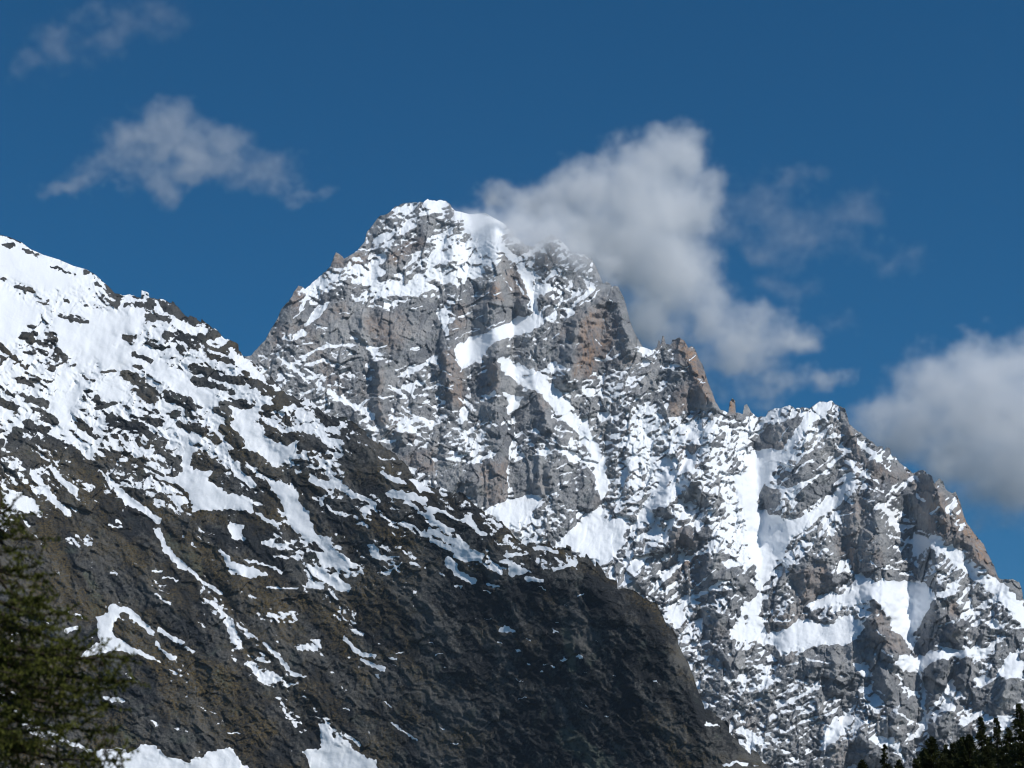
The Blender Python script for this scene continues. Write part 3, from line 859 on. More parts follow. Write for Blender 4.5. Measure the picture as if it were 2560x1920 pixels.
ledge = np.clip(st2 - 0.22, 0, 0.6) * sstep(-0.15, 0.4, fbm(X, Y, 70, 3, 77)) + 0.7 * np.clip(st - 0.25, 0, 0.6) * sstep(-0.15, 0.35, fbm(X, Y, 90, 3, 79))
sc = (nzs - 0.56) * 1.7 * (1 - 0.45 * ch['plain']) + ch['snow'] * 0.85 + (conc * 0.30 + 0.17 * fine + clump + (0.34 - 0.10 * wr) * st2 + (0.32 + 0.22 * wr) * st + 0.24 * lg + 0.16 * (i4 - 0.5)) * gate + 0.5 * ledge * ch['rock'] + 0.07
spike = blur(np.repeat((np.abs(np.gradient(sky_y, xs)) > 1.15).astype(np.float32)[None, :], 2, 0), 3, 0)[0]
sc = sc - 1.1 * spike[None, :] * np.exp(-np.clip(Y - sky_y[None, :], 0, 200) / 22.0)
tone = 0.5 + 0.30 * fbm(X, Y, 120, 3, 81) + 0.30 * (i1 - 0.5) + 0.34 * (i2 - 0.5) + 0.30 * (i3 - 0.5) + 0.2 * (i4 - .5)
warm = np.clip(ch['warm'] * (0.75 + 0.8 * (i2 - 0.3)) + 0.30 * sstep(0.2, 0.9, fbm(X, Y, 150, 4, 91)) + 0.02, 0, 1)

def rock_snow_material(name, dark, mid, warmc, green, snowc, sc_bump):
    m, nt_, nn, ll = mat_new(name); b = N(nt_)
    P = b.geo()
    n1 = b.noise(P, 0.16, 5, 0.62); n2 = b.noise(P, 0.035, 4, 0.6); n3 = b.noise(b.scale(P, (1, 1, 0.28)), 0.11, 4, 0.6)
    tone_ = b.math('ADD', b.attr('tone'), b.math('MULTIPLY', b.math('SUBTRACT', n1, 0.5), 0.9))
    tone_ = b.math('ADD', tone_, b.math('MULTIPLY', b.math('SUBTRACT', n3, 0.5), 0.8), 0, True)
    rock = b.mix(b.ramp(tone_, 0.1, 0.95, False), dark, mid)
    rock = b.mix(b.math('MULTIPLY', b.ramp(n2, 0.52, 0.72), 0.5), rock, green)
    wf = b.math('MULTIPLY', b.attr('warm'), b.ramp(b.math('ADD', n3, b.math('MULTIPLY', n2, 0.5)), 0.45, 1.0), 0, True)
    rock = b.mix(wf, rock, warmc)
    s = b.math('ADD', b.attr('snow'), b.math('MULTIPLY', b.math('SUBTRACT', b.noise(P, 0.22, 4, 0.6), 0.5), 0.45))
    sm = b.ramp(s, -0.06, 0.05)
    dn = b.math('MULTIPLY', b.math('SUBTRACT', b.noise(P, 0.42, 3, 0.6), 0.5), 1.5)
    dust = b.math('MULTIPLY', b.ramp(b.math('ADD', s, dn), -0.38, 0.12), 0.55)
    sm = b.math('MAXIMUM', sm, dust)
    col = b.mix(sm, rock, snowc)
    bs = nn['Principled BSDF']
    ll.new(col, bs.inputs['Base Color'])
    bs.inputs['Roughness'].default_value = 0.8
    bs.inputs['Specular IOR Level'].default_value = 0.15
    bp = nn.new('ShaderNodeBump'); bp.inputs['Distance'].default_value = sc_bump; bp.inputs['Strength'].default_value = 1.0
    hb = b.math('ADD', b.noise(P, 0.12, 6, 0.65), b.math('MULTIPLY', b.noise(b.scale(P, (1, 1, 0.35)), 0.3, 3, 0.6), 0.5))
    hb = b.math('MULTIPLY', hb, b.math('SUBTRACT', 1.0, b.math('MULTIPLY', sm, 0.88)))
    ll.new(hb, bp.inputs['Height']); ll.new(bp.outputs[0], bs.inputs['Normal'])
    return m

granite = rock_snow_material('granite_and_snow', (0.145, 0.153, 0.166), (0.40, 0.396, 0.39), (0.37, 0.225, 0.135), (0.17, 0.195, 0.185), (0.86, 0.885, 0.91), 6.0)
r_massif, xs_massif, ys_massif = r, xs, ys
massif = grid_mountain('mountain', granite, xs, ys, r, sky_y, px_m, dict(snow=sc, tone=tone, warm=warm), 1.0)
tag(massif, 'far granite mountain with snow couloirs, brown towers and a jagged crest below the clouds', 'mountain', None, 'structure')
del cv, ch, nz, det, f1, f2, f3, f4

# ------------------------------------------------------------------ the near ridge
SKY_N = """x A: -300,60 0,120 60,135 140,170 200,215 280,250 380,280 470,320 560,345 610,375 660,420 700,455 740,500 790,515 840,505 900,503 960,510 1040,540 1080,560 1110,566 1150,595 1190,635 1260,655 1340,705 1400,745 1460,790 1510,815 1550,860 1570,905 1600,930 1640,970 1700,1020 1760,1080 1830,1120 1900,1160 1960,1200 2050,1245 2130,1295 2190,1310
x U: 748,905 800,945 850,985 880,1010
x F: 560,62 640,100 700,120 780,112 830,150 870,180 920,220 960,255 1000,295 1050,320 1100,378 1150,396 1230,405 1330,415 1420,440 1500,490 1560,540 1620,600 1680,640 1750,660 1830,700 1890,750
x G: 0,875 50,960 90,1080 130,1200 155,1258 200,1290 250,1340 300,1390 340,1440 400,1500 440,1548 510,1560 530,1608 570,1625 600,1662 680,1800 740,1960"""
N_ZONES = """
n1 A: -200,0 900,450 1600,900 1900,1150 2212,1330 2212,1659 1500,1659 1150,1600 700,1560 400,1600 100,1500 -200,1350
n2 A: -200,1400 400,1540 900,1560 1300,1640 2000,1700 2000,1900 1000,1950 400,1800 -200,1800
n3 F: -200,0 700,100 1100,370 1420,430 1600,600 1250,640 1000,620 600,560 300,640 0,760 -300,500
n4 F: 1050,620 1500,560 1928,760 2300,1400 2600,2200 600,2200 700,1500 450,900 700,640
n5 E: -200,330 600,300 1300,900 1900,1659 1900,2000 -200,2000
"""
N_FEAT = """
s A: 420,560 620,640 760,620 900,640 880,760 700,860 560,960 480,1020 400,1160 330,1200 340,1080 430,960 400,860 330,760 340,660
s A: 330,1200 420,1160 520,1060 560,1100 480,1240 440,1380 500,1500 430,1440 370,1340
s A: 640,860 900,830 860,980 700,1000 640,960
s A: -50,170 140,230 400,320 500,450 320,480 120,420 -50,380
s A: -50,420 100,520 240,600 250,660 120,740 60,840 -50,760
s A: 640,1060 760,1040 840,1160 760,1200 640,1180
s A: 1160,1560 1180,1380 1080,1250 1010,1200 1120,1180 1130,1300 1240,1500 1210,1640 1240,1659 1180,1659
s A: 1480,1330 1560,1260 1660,1330 1700,1420 1920,1460 1900,1540 1760,1600 1640,1540 1560,1440
s A: 1520,1140 1480,1180 1640,1230 1680,1300 1560,1330 1460,1230
s A: 1190,1150 1290,1100 1420,1200 1360,1230
s A: 820,860 960,850 1120,1000 1240,1080 1300,1180 1200,1140 1040,1060 900,980
c 30 A: 20,1240 120,1330 70,1400
c 36 A: 330,1420 420,1470 490,1560
c 30 A: 0,1280 80,1290
c 30 A: 300,1390 420,1500
q E: 0,0 150,0 230,60 380,240 240,260 130,250 50,330 0,320
s E: 60,110 160,140 240,230 130,225 40,180
s E: -40,240 60,230 40,320 -40,330
c 34 E: 180,0 270,110 370,225
c 26 E: 300,0 420,130
c 40 E: 610,50 720,165 800,215 880,270
c 40 E: 882,330 940,440 1040,540
c 22 E: 1070,550 1130,610 1245,680
d 46 E: 1110,680 1200,770
d 56 E: 1220,720 1280,840 1330,980
d 30 E: 1340,850 1440,950 1490,1060
c 20 E: 1480,950 1560,1040 1640,1130
s E: 1610,1110 1745,1142 1650,1150
d 60 E: 1400,1050 1560,1250 1700,1450
d 70 E: 1480,1060 1600,1200 1700,1290 1850,1440 1928,1520
d 40 E: 1640,1180 1780,1330
s E: 870,30 1000,20 1050,0 1200,0 1170,60 1260,110 1400,150 1430,230 1280,210 1200,210 1090,220 1060,120 1000,70
s E: 945,140 1040,140 1060,170 1000,190
c 40 E: 1330,0 1420,70
s E: 1490,40 1560,60 1640,100 1720,210 1760,340 1870,400 1820,420 1640,330 1590,200
s E: 1760,440 1928,500 1928,545 1820,530
c 40 E: 1770,545 1850,600 1928,650
s E: 1270,290 1380,290 1350,350 1400,390 1290,370
s E: 1220,430 1300,490 1400,530 1510,580 1400,600 1310,560 1250,500
c 16 E: 1380,490 1480,520 1580,560
c 16 E: 1500,650 1670,650
c 26 E: 1730,620 1800,640
c 20 E: 1470,400 1610,410
c 26 E: 1450,240 1560,300
s E: 640,730 700,770 640,840 630,900 700,950 800,1010 890,1060 760,1030 640,1000 560,1020 455,1045 480,990 560,945 545,860 525,810 600,790 610,750
c 36 E: 700,765 770,825 850,900
c 26 E: 890,880 950,920 1020,965
c 22 E: 880,960 930,1010 975,1045
c 12 E: 430,805 460,815
c 24 E: 375,890 430,868
c 18 E: 1040,990 1090,1005
s E: 700,1600 790,1520 850,1530 980,1610 1060,1620 1180,1570 1290,1530 1340,1620 1420,1700 700,1700
s E: 340,1490 530,1560 700,1540 720,1620 720,1700 600,1700 530,1580 400,1540
s E: 1690,1560 1830,1540 1928,1560 1928,1700 1740,1700 1730,1610
d 90 E: 0,1280 150,1400 330,1480
c 26 E: 580,1265 690,1270
c 10 E: 1270,1460 1350,1460
d 90 E: 450,70 600,90
c 10 E: 860,547 910,550
c 10 E: 920,590 990,610
c 10 E: 860,690 960,740
c 12 E: 620,572 645,582
d 60 E: 400,390 500,380
c 12 E: 620,295 690,300
c 14 E: 660,262 695,280
d 60 E: 1130,320 1230,360
d 70 E: 1480,800 1640,840
d 60 E: 1680,1000 1800,960
c 40 F: -40,40 0,60 130,90 230,150 295,195
s F: 0,150 75,105 0,200
c 44 F: 390,120 480,130 590,165
s F: 510,40 570,50 635,115 560,115
c 26 F: 340,0 480,70
c 26 F: 490,170 620,260
s F: 580,190 700,210 740,260 830,260 820,300 700,335 620,280
s F: 770,170 900,230 910,280 880,310 1025,342 900,352 830,290 790,200
c 26 F: 550,320 620,370
c 36 F: 620,330 740,380 820,420
c 30 F: 630,390 750,440 910,470
c 26 F: 760,470 900,500
c 42 F: 720,500 780,560 860,605
s F: 1030,470 1080,510 1185,555 1110,570 1080,597 1050,570 1060,530
c 18 F: 1030,470 1140,460
c 26 F: 1150,590 1245,612
c 20 F: 1320,552 1430,520
c 20 F: 1210,428 1330,440
c 8 F: 1210,650 1255,660
c 40 F: 0,560 70,610 155,655
s F: 250,400 300,400 330,460 450,480 290,487
c 56 F: 0,370 60,460 150,520
c 12 F: 370,560 460,520
c 14 F: 930,630 1010,650
c 14 F: 760,630 790,650
c 14 F: 1440,700 1478,680
c 10 F: 670,570 700,575
c 8 F: 910,660 960,668
s F: 1005,865 1035,850 1060,870 1100,897 995,895
s F: 1285,878 1310,892 1345,903 1305,910
c 11 F: 1000,945 1030,957
c 8 F: 1150,935 1180,950
s F: 1085,995 1110,1000 1142,1010 1105,1018
s F: 1160,1070 1180,1075 1198,1086 1172,1088
c 9 F: 1250,1075 1282,1072
s F: 1335,1058 1365,1035 1392,1045 1370,1058
s F: 1428,1045 1452,1024 1482,1047 1455,1046
c 9 F: 1242,1115 1262,1119
c 9 F: 1295,1095 1312,1102
c 8 F: 1090,1155 1112,1168 1145,1170
s F: 612,950 632,955 655,970 625,965
c 8 F: 650,1032 692,1022
c 7 F: 860,825 870,828
c 8 F: 925,828 955,835
s F: 1850,1165 1880,1172 1912,1190 1860,1182
s F: 1588,1370 1640,1378 1605,1384
c 7 F: 1105,1285 1150,1264
c 6 F: 1540,940 1560,950
c 6 F: 1470,1130 1495,1138
c 6 F: 1320,850 1332,852
c 6 F: 1640,1140 1660,1146
c 6 F: 1450,1280 1500,1325
c 6 F: 695,1090 715,1088
c 8 F: 670,1430 695,1440
c 7 F: 735,1518 775,1522
c 6 F: 1370,745 1390,748
d 40 F: 95,730 160,790 200,800
d 34 F: 90,790 150,850 210,840
d 30 F: 150,880 250,910
c 26 F: 130,925 190,990 300,1035
c 18 F: 240,1050 290,1085 350,1110
c 12 F: 380,1040 425,1047
c 8 F: 420,1010 480,1005
c 8 F: 400,1085 430,1095
c 9 F: 310,1130 330,1150
c 20 F: 410,1415 470,1460 545,1505
c 10 F: 370,1285 392,1320
c 10 F: 120,1325 160,1335
s F: 0,1410 60,1470 100,1530 200,1560 310,1620 330,1700 30,1700 0,1560
c 18 F: 150,1470 222,1525
c 20 G: 175,1380 240,1395
c 20 G: 280,1640 360,1610 430,1640
r 25 A: 20,180 90,190
r 24 A: 150,215 240,250
r 20 A: 340,325 420,358
r 24 A: 440,355 475,372
r 40 A: 540,368 620,384
r 46 A: 600,410 690,450 750,515
q 80 A: 560,490 640,520 740,550
r 28 A: 80,450 140,455 215,475
q 26 A: 140,500 260,525
r 34 A: 310,540 440,548
q 16 A: 200,550 270,560
q 26 A: 560,575 650,605
q 50 A: 390,630 480,645 560,655
r 26 A: 460,670 560,685
r 30 A: 805,575 870,578
r 46 A: 900,558 980,572
r 20 A: 850,515 910,515
r 60 A: 1075,585 1130,612 1185,632
r 54 A: 955,652 1075,655
q 34 A: 930,690 1060,712
r 34 A: 1185,668 1320,702
r 76 A: 1070,770 1200,800
r 60 A: 1200,785 1340,765
r 56 A: 1150,850 1320,850
r 56 A: 1240,850 1330,770 1400,742
r 60 A: 1340,840 1460,860
r 60 A: 1490,810 1555,880
r 46 A: 1310,900 1500,930
r 36 A: 795,780 865,790
r 54 A: 140,845 190,865
r 40 A: 140,770 220,770
q 70 A: 210,720 300,720 345,800
q 90 A: 190,820 340,880 465,945
q 70 A: 180,980 320,965
q 80 A: 230,1050 330,1090
r 40 A: 0,850 90,905
q 60 A: 10,930 130,990
r 50 A: 120,1050 200,1085
q 50 A: 0,1100 90,1150
r 46 A: 100,1150 300,1200
r 60 A: 230,1250 335,1320
r 60 A: 0,1190 90,1240
r 60 A: 180,1350 290,1380
r 90 A: 100,1400 250,1440 485,1535
r 36 A: 870,890 970,930
r 30 A: 870,960 960,992
r 60 A: 810,1010 900,1080 990,1125
r 64 A: 860,1110 960,1170
r 20 A: 660,1000 740,1000
r 20 A: 520,1035 600,1060
q 60 A: 560,1140 620,1180
r 30 A: 610,1230 725,1210
r 30 A: 775,1220 830,1235
r 56 A: 510,1330 580,1375
r 84 A: 730,1310 900,1370
r 44 A: 920,1290 1035,1340
q 90 A: 580,1420 800,1440 1000,1490
r 60 A: 930,1390 1050,1460
r 80 A: 700,1540 860,1580
r 80 A: 1080,1160 1190,1190 1250,1240
r 50 A: 1110,1270 1300,1290
r 70 A: 1170,1340 1330,1380 1400,1440
r 84 A: 1395,1280 1430,1230 1470,1310
r 90 A: 1440,1370 1530,1440
r 90 A: 1520,1530 1650,1570 1750,1650
r 80 A: 1270,1540 1390,1600
r 56 A: 1030,1500 1150,1570
r 44 A: 1240,970 1390,1020
r 48 A: 1250,1050 1400,1100 1480,1130
r 46 A: 1390,1050 1560,1060
r 60 A: 1490,1190 1620,1215
r 80 A: 1570,1030 1700,1120 1830,1180
r 76 A: 1830,1145 2000,1240 2150,1320
r 36 A: 1690,1240 1800,1222
q 90 A: 1670,1310 1860,1300
r 84 A: 1730,1400 1860,1430
r 56 A: 1890,1400 2040,1430
r 66 A: 1960,1480 2060,1495
r 30 A: 1990,1540 2120,1560
r 30 A: 2100,1390 2200,1420
r 40 A: 1910,1580 2040,1600
r 56 A: 1770,1640 1900,1625
r 60 F: 220,0 340,60
r 90 F: 60,170 180,180 260,230
r 150 F: 60,280 240,290 330,330
r 56 F: 640,150 760,170
r 80 F: 740,130 850,220 980,330 1080,370
r 60 F: 430,200 560,300
r 50 F: 660,250 800,310
"""
N_TENT = """
-34 200 A: 640,580 700,700 560,920 480,1050 380,1220 390,1340 480,1500
22 150 A: 780,560 900,780 820,900 660,1000 560,1200
30 150 A: 1130,620 1080,800 1000,1000 1080,1160 1250,1330 1420,1550
30 120 A: 1430,1230 1480,1350 1560,1500 1700,1640
-26 120 A: 1080,1180 1160,1400 1220,1640
-26 130 A: 1520,1180 1580,1340 1700,1560
30 140 A: 1740,1260 1860,1440 2000,1560
-24 90 E: 610,50 720,165 880,280 940,440 1060,550 1250,700 1320,900 1500,1150 1700,1400 1900,1600
26 160 E: 440,100 640,350 800,600 1000,800 1200,1050 1450,1400
26 160 E: 1050,250 1250,420 1400,700 1550,950 1800,1280
-20 120 E: 1500,60 1740,360 1850,560
30 140 E: 100,700 350,900 600,1130 800,1300 900,1500
24 160 F: 300,340 500,560 620,800 800,1100
-18 120 F: 150,700 260,1050 480,1480
24 140 F: 900,420 1060,700 1150,1000
24 140 F: 1250,620 1400,900 1500,1300
24 140 F: 1560,640 1720,1000 1850,1400
"""
N_COL = """
t 60 E: 420,140 560,250 700,420 800,540
t 90 E: 960,700 1150,880 1300,1020 1400,1150
t 150 E: 900,1050 1200,1150 1450,1250
t 220 E: 1000,1200 1300,1350 1400,1450
t 90 E: 250,300 330,480 360,640
t 80 E: 1100,230 1250,280
t 100 E: 1350,1000 1500,1250
t 120 E: 1480,740 1650,900 1760,1000
t 120 F: 60,800 200,1000 260,1150
t 90 E: 640,860 760,960 860,1010
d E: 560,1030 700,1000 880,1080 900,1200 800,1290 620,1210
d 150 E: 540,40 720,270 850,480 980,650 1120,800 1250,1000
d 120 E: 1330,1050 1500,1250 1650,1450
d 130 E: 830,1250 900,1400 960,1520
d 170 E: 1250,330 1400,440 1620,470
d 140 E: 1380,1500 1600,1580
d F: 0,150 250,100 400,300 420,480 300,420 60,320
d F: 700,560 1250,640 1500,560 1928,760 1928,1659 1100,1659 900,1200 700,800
g E: 500,680 540,700 600,760 565,810 510,790
g 40 E: 490,570 560,720
g 60 E: 1040,450 1110,540
g 50 E: 950,360 1010,470
g 60 E: 1230,1140 1270,1200
g 110 F: 1380,1480 1600,1659
g 60 F: 1380,900 1420,1100
g 60 E: 640,1420 740,1500
"""
step = 2.0
xs2 = np.arange(-150, 2020, step)
ysf2 = np.arange(560, 1962, step)
ys2 = np.concatenate([ysf2, 1962 + np.cumsum(np.linspace(3, 36, 32))])
near_pts = [p for f in parse(SKY_N) for p in f[2]]
near_y = interp_line(near_pts, xs2)
rk = sstep(240, 330, xs2) * 0.7 + 0.15 + 0.4 * sstep(560, 660, xs2)
q1, _ = facets(xs2[None, :] + 0.0, xs2[None, :] * 0 + 3.0, 30, 30, 0, 9, 0.5, 0.22)
q2, _ = facets(xs2[None, :] + 0.0, xs2[None, :] * 0 + 8.0, 12, 12, 0, 10, 0.6, 0.2)
crag = 1 + 0.15 * sstep(950, 1150, xs2)
near_y = near_y + crag * (2.2 * ridged(xs2, xs2 * 0 + 5.2, 40, 2, 14) + (0.75 * q1[0] + 0.45 * q2[0]) * sstep(250, 340, xs2)) * rk * np.where(xs2 < 60, 0.3, 1)
cv = Canvas(xs2, ys2, [(60, 5, 101), (22, 4.2, 104), (8, 3.0, 107)])
shape = cv.X.shape
for k, v in dict(snow=-0.72, plain=0.0, relief=0.0, rough=1.0, turf=0.0, dark=0.0, scree=0.0).items():
    cv.ch[k] = np.full(shape, v, np.float32)
cv.paint(parse(N_ZONES), dict(n1=dict(snow=0.68, soft=40), n2=dict(snow=-0.30, soft=50), n3=dict(snow=-0.20, soft=30), n4=dict(snow=-1.1, soft=40), n5=dict(snow=-0.82, soft=30)))
cv.paint(parse(N_FEAT), dict(
    s=dict(snow=1.0, plain=1.0, rough=0.10, soft=5), c=dict(snow=0.72, plain=0.9, rough=0.2, soft=4, bulge=-0.12, blim=12),
    d=dict(snow=0.05, plain=0.2, rough=0.8, soft=10), q=dict(snow=0.02, plain=0.0, rough=1.0, soft=10, op=0.9),
    r=dict(snow=-0.34, plain=0.0, rough=1.0, soft=7, bulge=0.30, blim=16)))
cv.paint(parse(N_COL), dict(t=dict(turf=1.0, soft=22), d=dict(dark=1.0, soft=26), g=dict(scree=1.0, soft=9)))  # dark: shade of gully side and wall painted into rock tone, plus dark cliffs
cv.tents(parse(N_TENT))
ch = cv.ch; X, Y = cv.X, cv.Y
# the left part leans back, the right part is a steep wall whose foot comes towards the camera
wall = sstep(-260, 480, (X - 860) * 0.80 + (Y - 1180) * 0.52 - 60)
alpha2 = 43.0 + 16 * wall - 4 * sstep(1000, 700, Y)
r0 = 1650.0 - 330 * sstep(700, 1900, xs2)
r2 = integrate(alpha2, xs2, ys2, r0)
pm = r2 * (1 / FPX)
rough = blur(ch['rough'], 2, 2)
wx = X + 9 * perlin(X / 50, Y / 50, 121); wy = Y + 9 * perlin(X / 50, Y / 50, 122)
f1, i1 = facets(wx, wy, 60, 40, 32, 5, 0.40, 0.28)
f2, i2 = facets(wx, wy, 26, 15, 28, 6, 0.55, 0.3)
f3, i3 = facets(X, Y, 12, 8, 25, 7, 0.6, 0.3)
c_, s_ = math.cos(R(30)), math.sin(R(30))
st = anis(wx, wy, -30, 3.6, 52, 5, 141)
st2 = anis(wx, wy, -26, 2.8, 18, 4, 142, 0.7)
st3 = anis(wx, wy, -54, 4.0, 60, 5, 144, 0.66)
rg2 = ridged(wx, wy, 24, 4, 133, 0.68)
c5, s5 = math.cos(R(56)), math.sin(R(56))
flow = ridged((wx * c5 + wy * s5) / 3.2, (-wx * s5 + wy * c5), 30, 4, 143)
rg = ridged(wx, wy, 110, 5, 131, 0.5)
bumpy = fbm(X, Y, 18, 3, 151)
low = sstep(1000, 1350, Y + 0.2 * X)
det = (1 - 0.2 * low) * (1 - 0.42 * wall) * (f1 * 0.5 + f2 * 0.7 + f3 * 0.5 + rg * 9 + rg2 * 2.2 + st * 5 * (1 - 0.4 * low) + st2 * 3.0 + st3 * 5 * low + flow * (3 + 2 * low) + bumpy * 1.5)
runnel = perlin(X / 8 + Y / 40, Y / 120, 162) * 0.5 + fbm(X, Y, 110, 3, 163) * 12
relief = ch['relief'] * 0.8 + det * rough + runnel * (1 - rough)
r2 = r2 - relief * pm
near_s = blur(np.repeat(near_y[None, :].astype(np.float32), 2, 0), 10, 0)[0]
dsk = np.clip((Y - near_s[None, :]) / 90.0, 0, 1)
r2 = r2 + 70 * pm * (1 - dsk) ** 2
nz = normals(r2 - det * pm * 0.6, xs2, ys2)
nzs = blur(nz[..., 2].astype(np.float32), 0.8, 0.8)
conc = np.clip((blur(relief, 7, 7) - relief) / 9.0, -1, 1)
gate = 1 - 0.58 * ch['plain']
u3, v3 = wx * c_ + wy * s_, (-wx * s_ + wy * c_)
fine = 0.36 * st + 0.56 * st2 + 0.42 * st3 * sstep(800, 1000, Y) + 0.24 * fbm(X, Y, 16, 4, 175, 0.7) + 0.26 * fbm(X, Y, 150, 3, 176) * (1 - low)
sc = (nzs - 0.64) * 1.0 * gate + ch['snow'] + (conc * 0.35 + fine) * gate
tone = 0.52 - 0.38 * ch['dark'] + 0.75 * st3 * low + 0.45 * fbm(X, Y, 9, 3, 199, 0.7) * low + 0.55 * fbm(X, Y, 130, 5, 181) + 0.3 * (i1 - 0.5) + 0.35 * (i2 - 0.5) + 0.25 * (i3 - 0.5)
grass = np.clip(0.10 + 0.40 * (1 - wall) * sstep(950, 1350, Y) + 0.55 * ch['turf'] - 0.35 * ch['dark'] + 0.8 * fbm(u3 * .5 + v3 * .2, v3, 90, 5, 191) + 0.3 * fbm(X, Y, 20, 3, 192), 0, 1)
scree = np.clip(ch['scree'] * (0.75 + 0.8 * fbm(X, Y, 14, 3, 195)), 0, 1)

def ridge_material():
    m, nt_, nn, ll = mat_new('dark_rock_grass_and_snow'); b = N(nt_)
    P = b.geo()
    n1 = b.noise(P, 0.35, 5, 0.65); n2 = b.noise(P, 0.05, 4, 0.6); n3 = b.noise(P, 0.9, 3, 0.6)
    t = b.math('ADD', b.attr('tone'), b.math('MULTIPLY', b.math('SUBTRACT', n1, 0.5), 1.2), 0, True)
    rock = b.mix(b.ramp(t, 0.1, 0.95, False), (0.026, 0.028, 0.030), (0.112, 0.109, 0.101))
    rock = b.mix(b.math('MULTIPLY', b.ramp(n2, 0.56, 0.74), 0.6), rock, (0.075, 0.090, 0.074))
    turf = b.mix(b.ramp(n3, 0.3, 0.7), (0.044, 0.036, 0.015), (0.158, 0.112, 0.048))
    rock = b.mix(b.math('MULTIPLY', b.attr('scree'), 0.85), rock, (0.115, 0.128, 0.100))
    g = b.math('MULTIPLY', b.attr('grass'), b.ramp(n1, 0.38, 0.60))
    rock = b.mix(g, rock, turf)
    s = b.math('ADD', b.attr('snow'), b.math('MULTIPLY', b.math('SUBTRACT', b.noise(P, 0.5, 4, 0.6), 0.5), 0.45))
    sm = b.ramp(s, -0.07, 0.07)
    dirt = b.math('MULTIPLY', b.ramp(b.noise(b.scale(P, (1, 1, 0.3)), 0.03, 4, 0.6), 0.55, 0.8), 0.25)
    snow = b.mix(dirt, (0.86, 0.88, 0.90), (0.70, 0.66, 0.60))
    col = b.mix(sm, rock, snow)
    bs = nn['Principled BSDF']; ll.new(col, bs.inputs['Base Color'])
    bs.inputs['Roughness'].default_value = 0.85; bs.inputs['Specular IOR Level'].default_value = 0.15
    bp = nn.new('ShaderNodeBump'); bp.inputs['Distance'].default_value = 2.6
    hb = b.math('ADD', b.noise(P, 0.3, 6, 0.68), b.math('MULTIPLY', n3, 0.3))
    hb = b.math('MULTIPLY', hb, b.math('SUBTRACT', 1.0, b.math('MULTIPLY', sm, 0.9)))
    ll.new(hb, bp.inputs['Height']); ll.new(bp.outputs[0], bs.inputs['Normal'])
    return m
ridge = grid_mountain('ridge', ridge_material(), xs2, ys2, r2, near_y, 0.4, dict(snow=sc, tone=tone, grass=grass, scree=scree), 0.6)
tag(ridge, 'nearer dark ridge with a snowy upper slope falling to a steep bare wall on its right', 'ridge', None, 'structure')
del cv, ch, nz, det, f1, f2, f3

# ------------------------------------------------------------------ valley floor
def ground():
    m, nt_, nn, ll = mat_new('alpine_meadow'); b = N(nt_)
    P = b.geo()
    c = b.mix(b.ramp(b.noise(P, 0.05, 5, 0.6), 0.35, 0.65), (0.045, 0.060, 0.022), (0.10, 0.085, 0.045))
    c = b.mix(b.math('MULTIPLY', b.ramp(b.noise(P, 2.0, 4, 0.6), 0.4, 0.7), 0.5), c, (0.03, 0.04, 0.015))
    ll.new(c, nn['Principled BSDF'].inputs['Base Color']); nn['Principled BSDF'].inputs['Roughness'].default_value = 0.95
    n = 120; bm = bmesh.new()
    rad = np.concatenate([[0], np.geomspace(4, 7000, 42)])
    rows = []
    for q in rad:
        rows.append([bm.verts.new((q * math.sin(2 * math.pi * k / n), q * math.cos(2 * math.pi * k / n),
                    (0 if q < 5 else 0.25 * math.sin(q * 0.31 + k * .9) * min(1, q / 60)))) for k in range(n)] if q else [bm.verts.new((0, 0, 0))])
    for k in range(n):
        bm.faces.new((rows[0][0], rows[1][(k + 1) % n], rows[1][k]))
        for i in range(1, len(rad) - 1):
            bm.faces.new((rows[i][k], rows[i][(k + 1) % n], rows[i + 1][(k + 1) % n], rows[i + 1][k]))
    me = bpy.data.meshes.new('ground'); bm.to_mesh(me); bm.free(); me.materials.append(m)
    o = bpy.data.objects.new('ground', me); C.objects.link(o)
    tag(o, 'alpine meadow on the valley floor below the mountains', 'ground', None, 'structure')
ground()

# ------------------------------------------------------------------ trees
def bark_material(name, a, b_):
    m, nt_, nn, ll = mat_new(name); b = N(nt_)
    P = b.geo()
    c = b.mix(b.ramp(b.noise(b.scale(P, (1, 1, 0.25)), 14, 4, 0.6), 0.35, 0.65), a, b_)
    ll.new(c, nn['Principled BSDF'].inputs['Base Color']); nn['Principled BSDF'].inputs['Roughness'].default_value = 0.9
    nn['Principled BSDF'].inputs['Specular IOR Level'].default_value = 0.1
    return m

def needle_material(name, a, b_, sc):
    m, nt_, nn, ll = mat_new(name); b = N(nt_)
    P = b.geo()
    c = b.mix(b.ramp(b.noise(P, sc, 3, 0.6), 0.35, 0.68), a, b_)
    bs = nn['Principled BSDF']
    ll.new(c, bs.inputs['Base Color']); bs.inputs['Roughness'].default_value = 0.8
    bs.inputs['Specular IOR Level'].default_value = 0.08
    tr = nn.new('ShaderNodeBsdfTranslucent'); ll.new(c, tr.inputs['Color'])
    mx = nn.new('ShaderNodeMixShader'); mx.inputs[0].default_value = 0.25
    ll.new(bs.outputs[0], mx.inputs[1]); ll.new(tr.outputs[0], mx.inputs[2])
    ll.new(mx.outputs[0], nn['Material Output'].inputs['Surface'])
    return m

BARK = bark_material('conifer_bark', (0.030, 0.024, 0.019), (0.065, 0.052, 0.040))
SPRUCE = needle_material('spruce_needles', (0.026, 0.031, 0.012), (0.062, 0.068, 0.024), 1.3)
LARCHN = needle_material('larch_needles', (0.050, 0.060, 0.014), (0.150, 0.158, 0.036), 5.0)
CONE = bark_material('larch_cone', (0.020, 0.014, 0.010), (0.05, 0.035, 0.022))

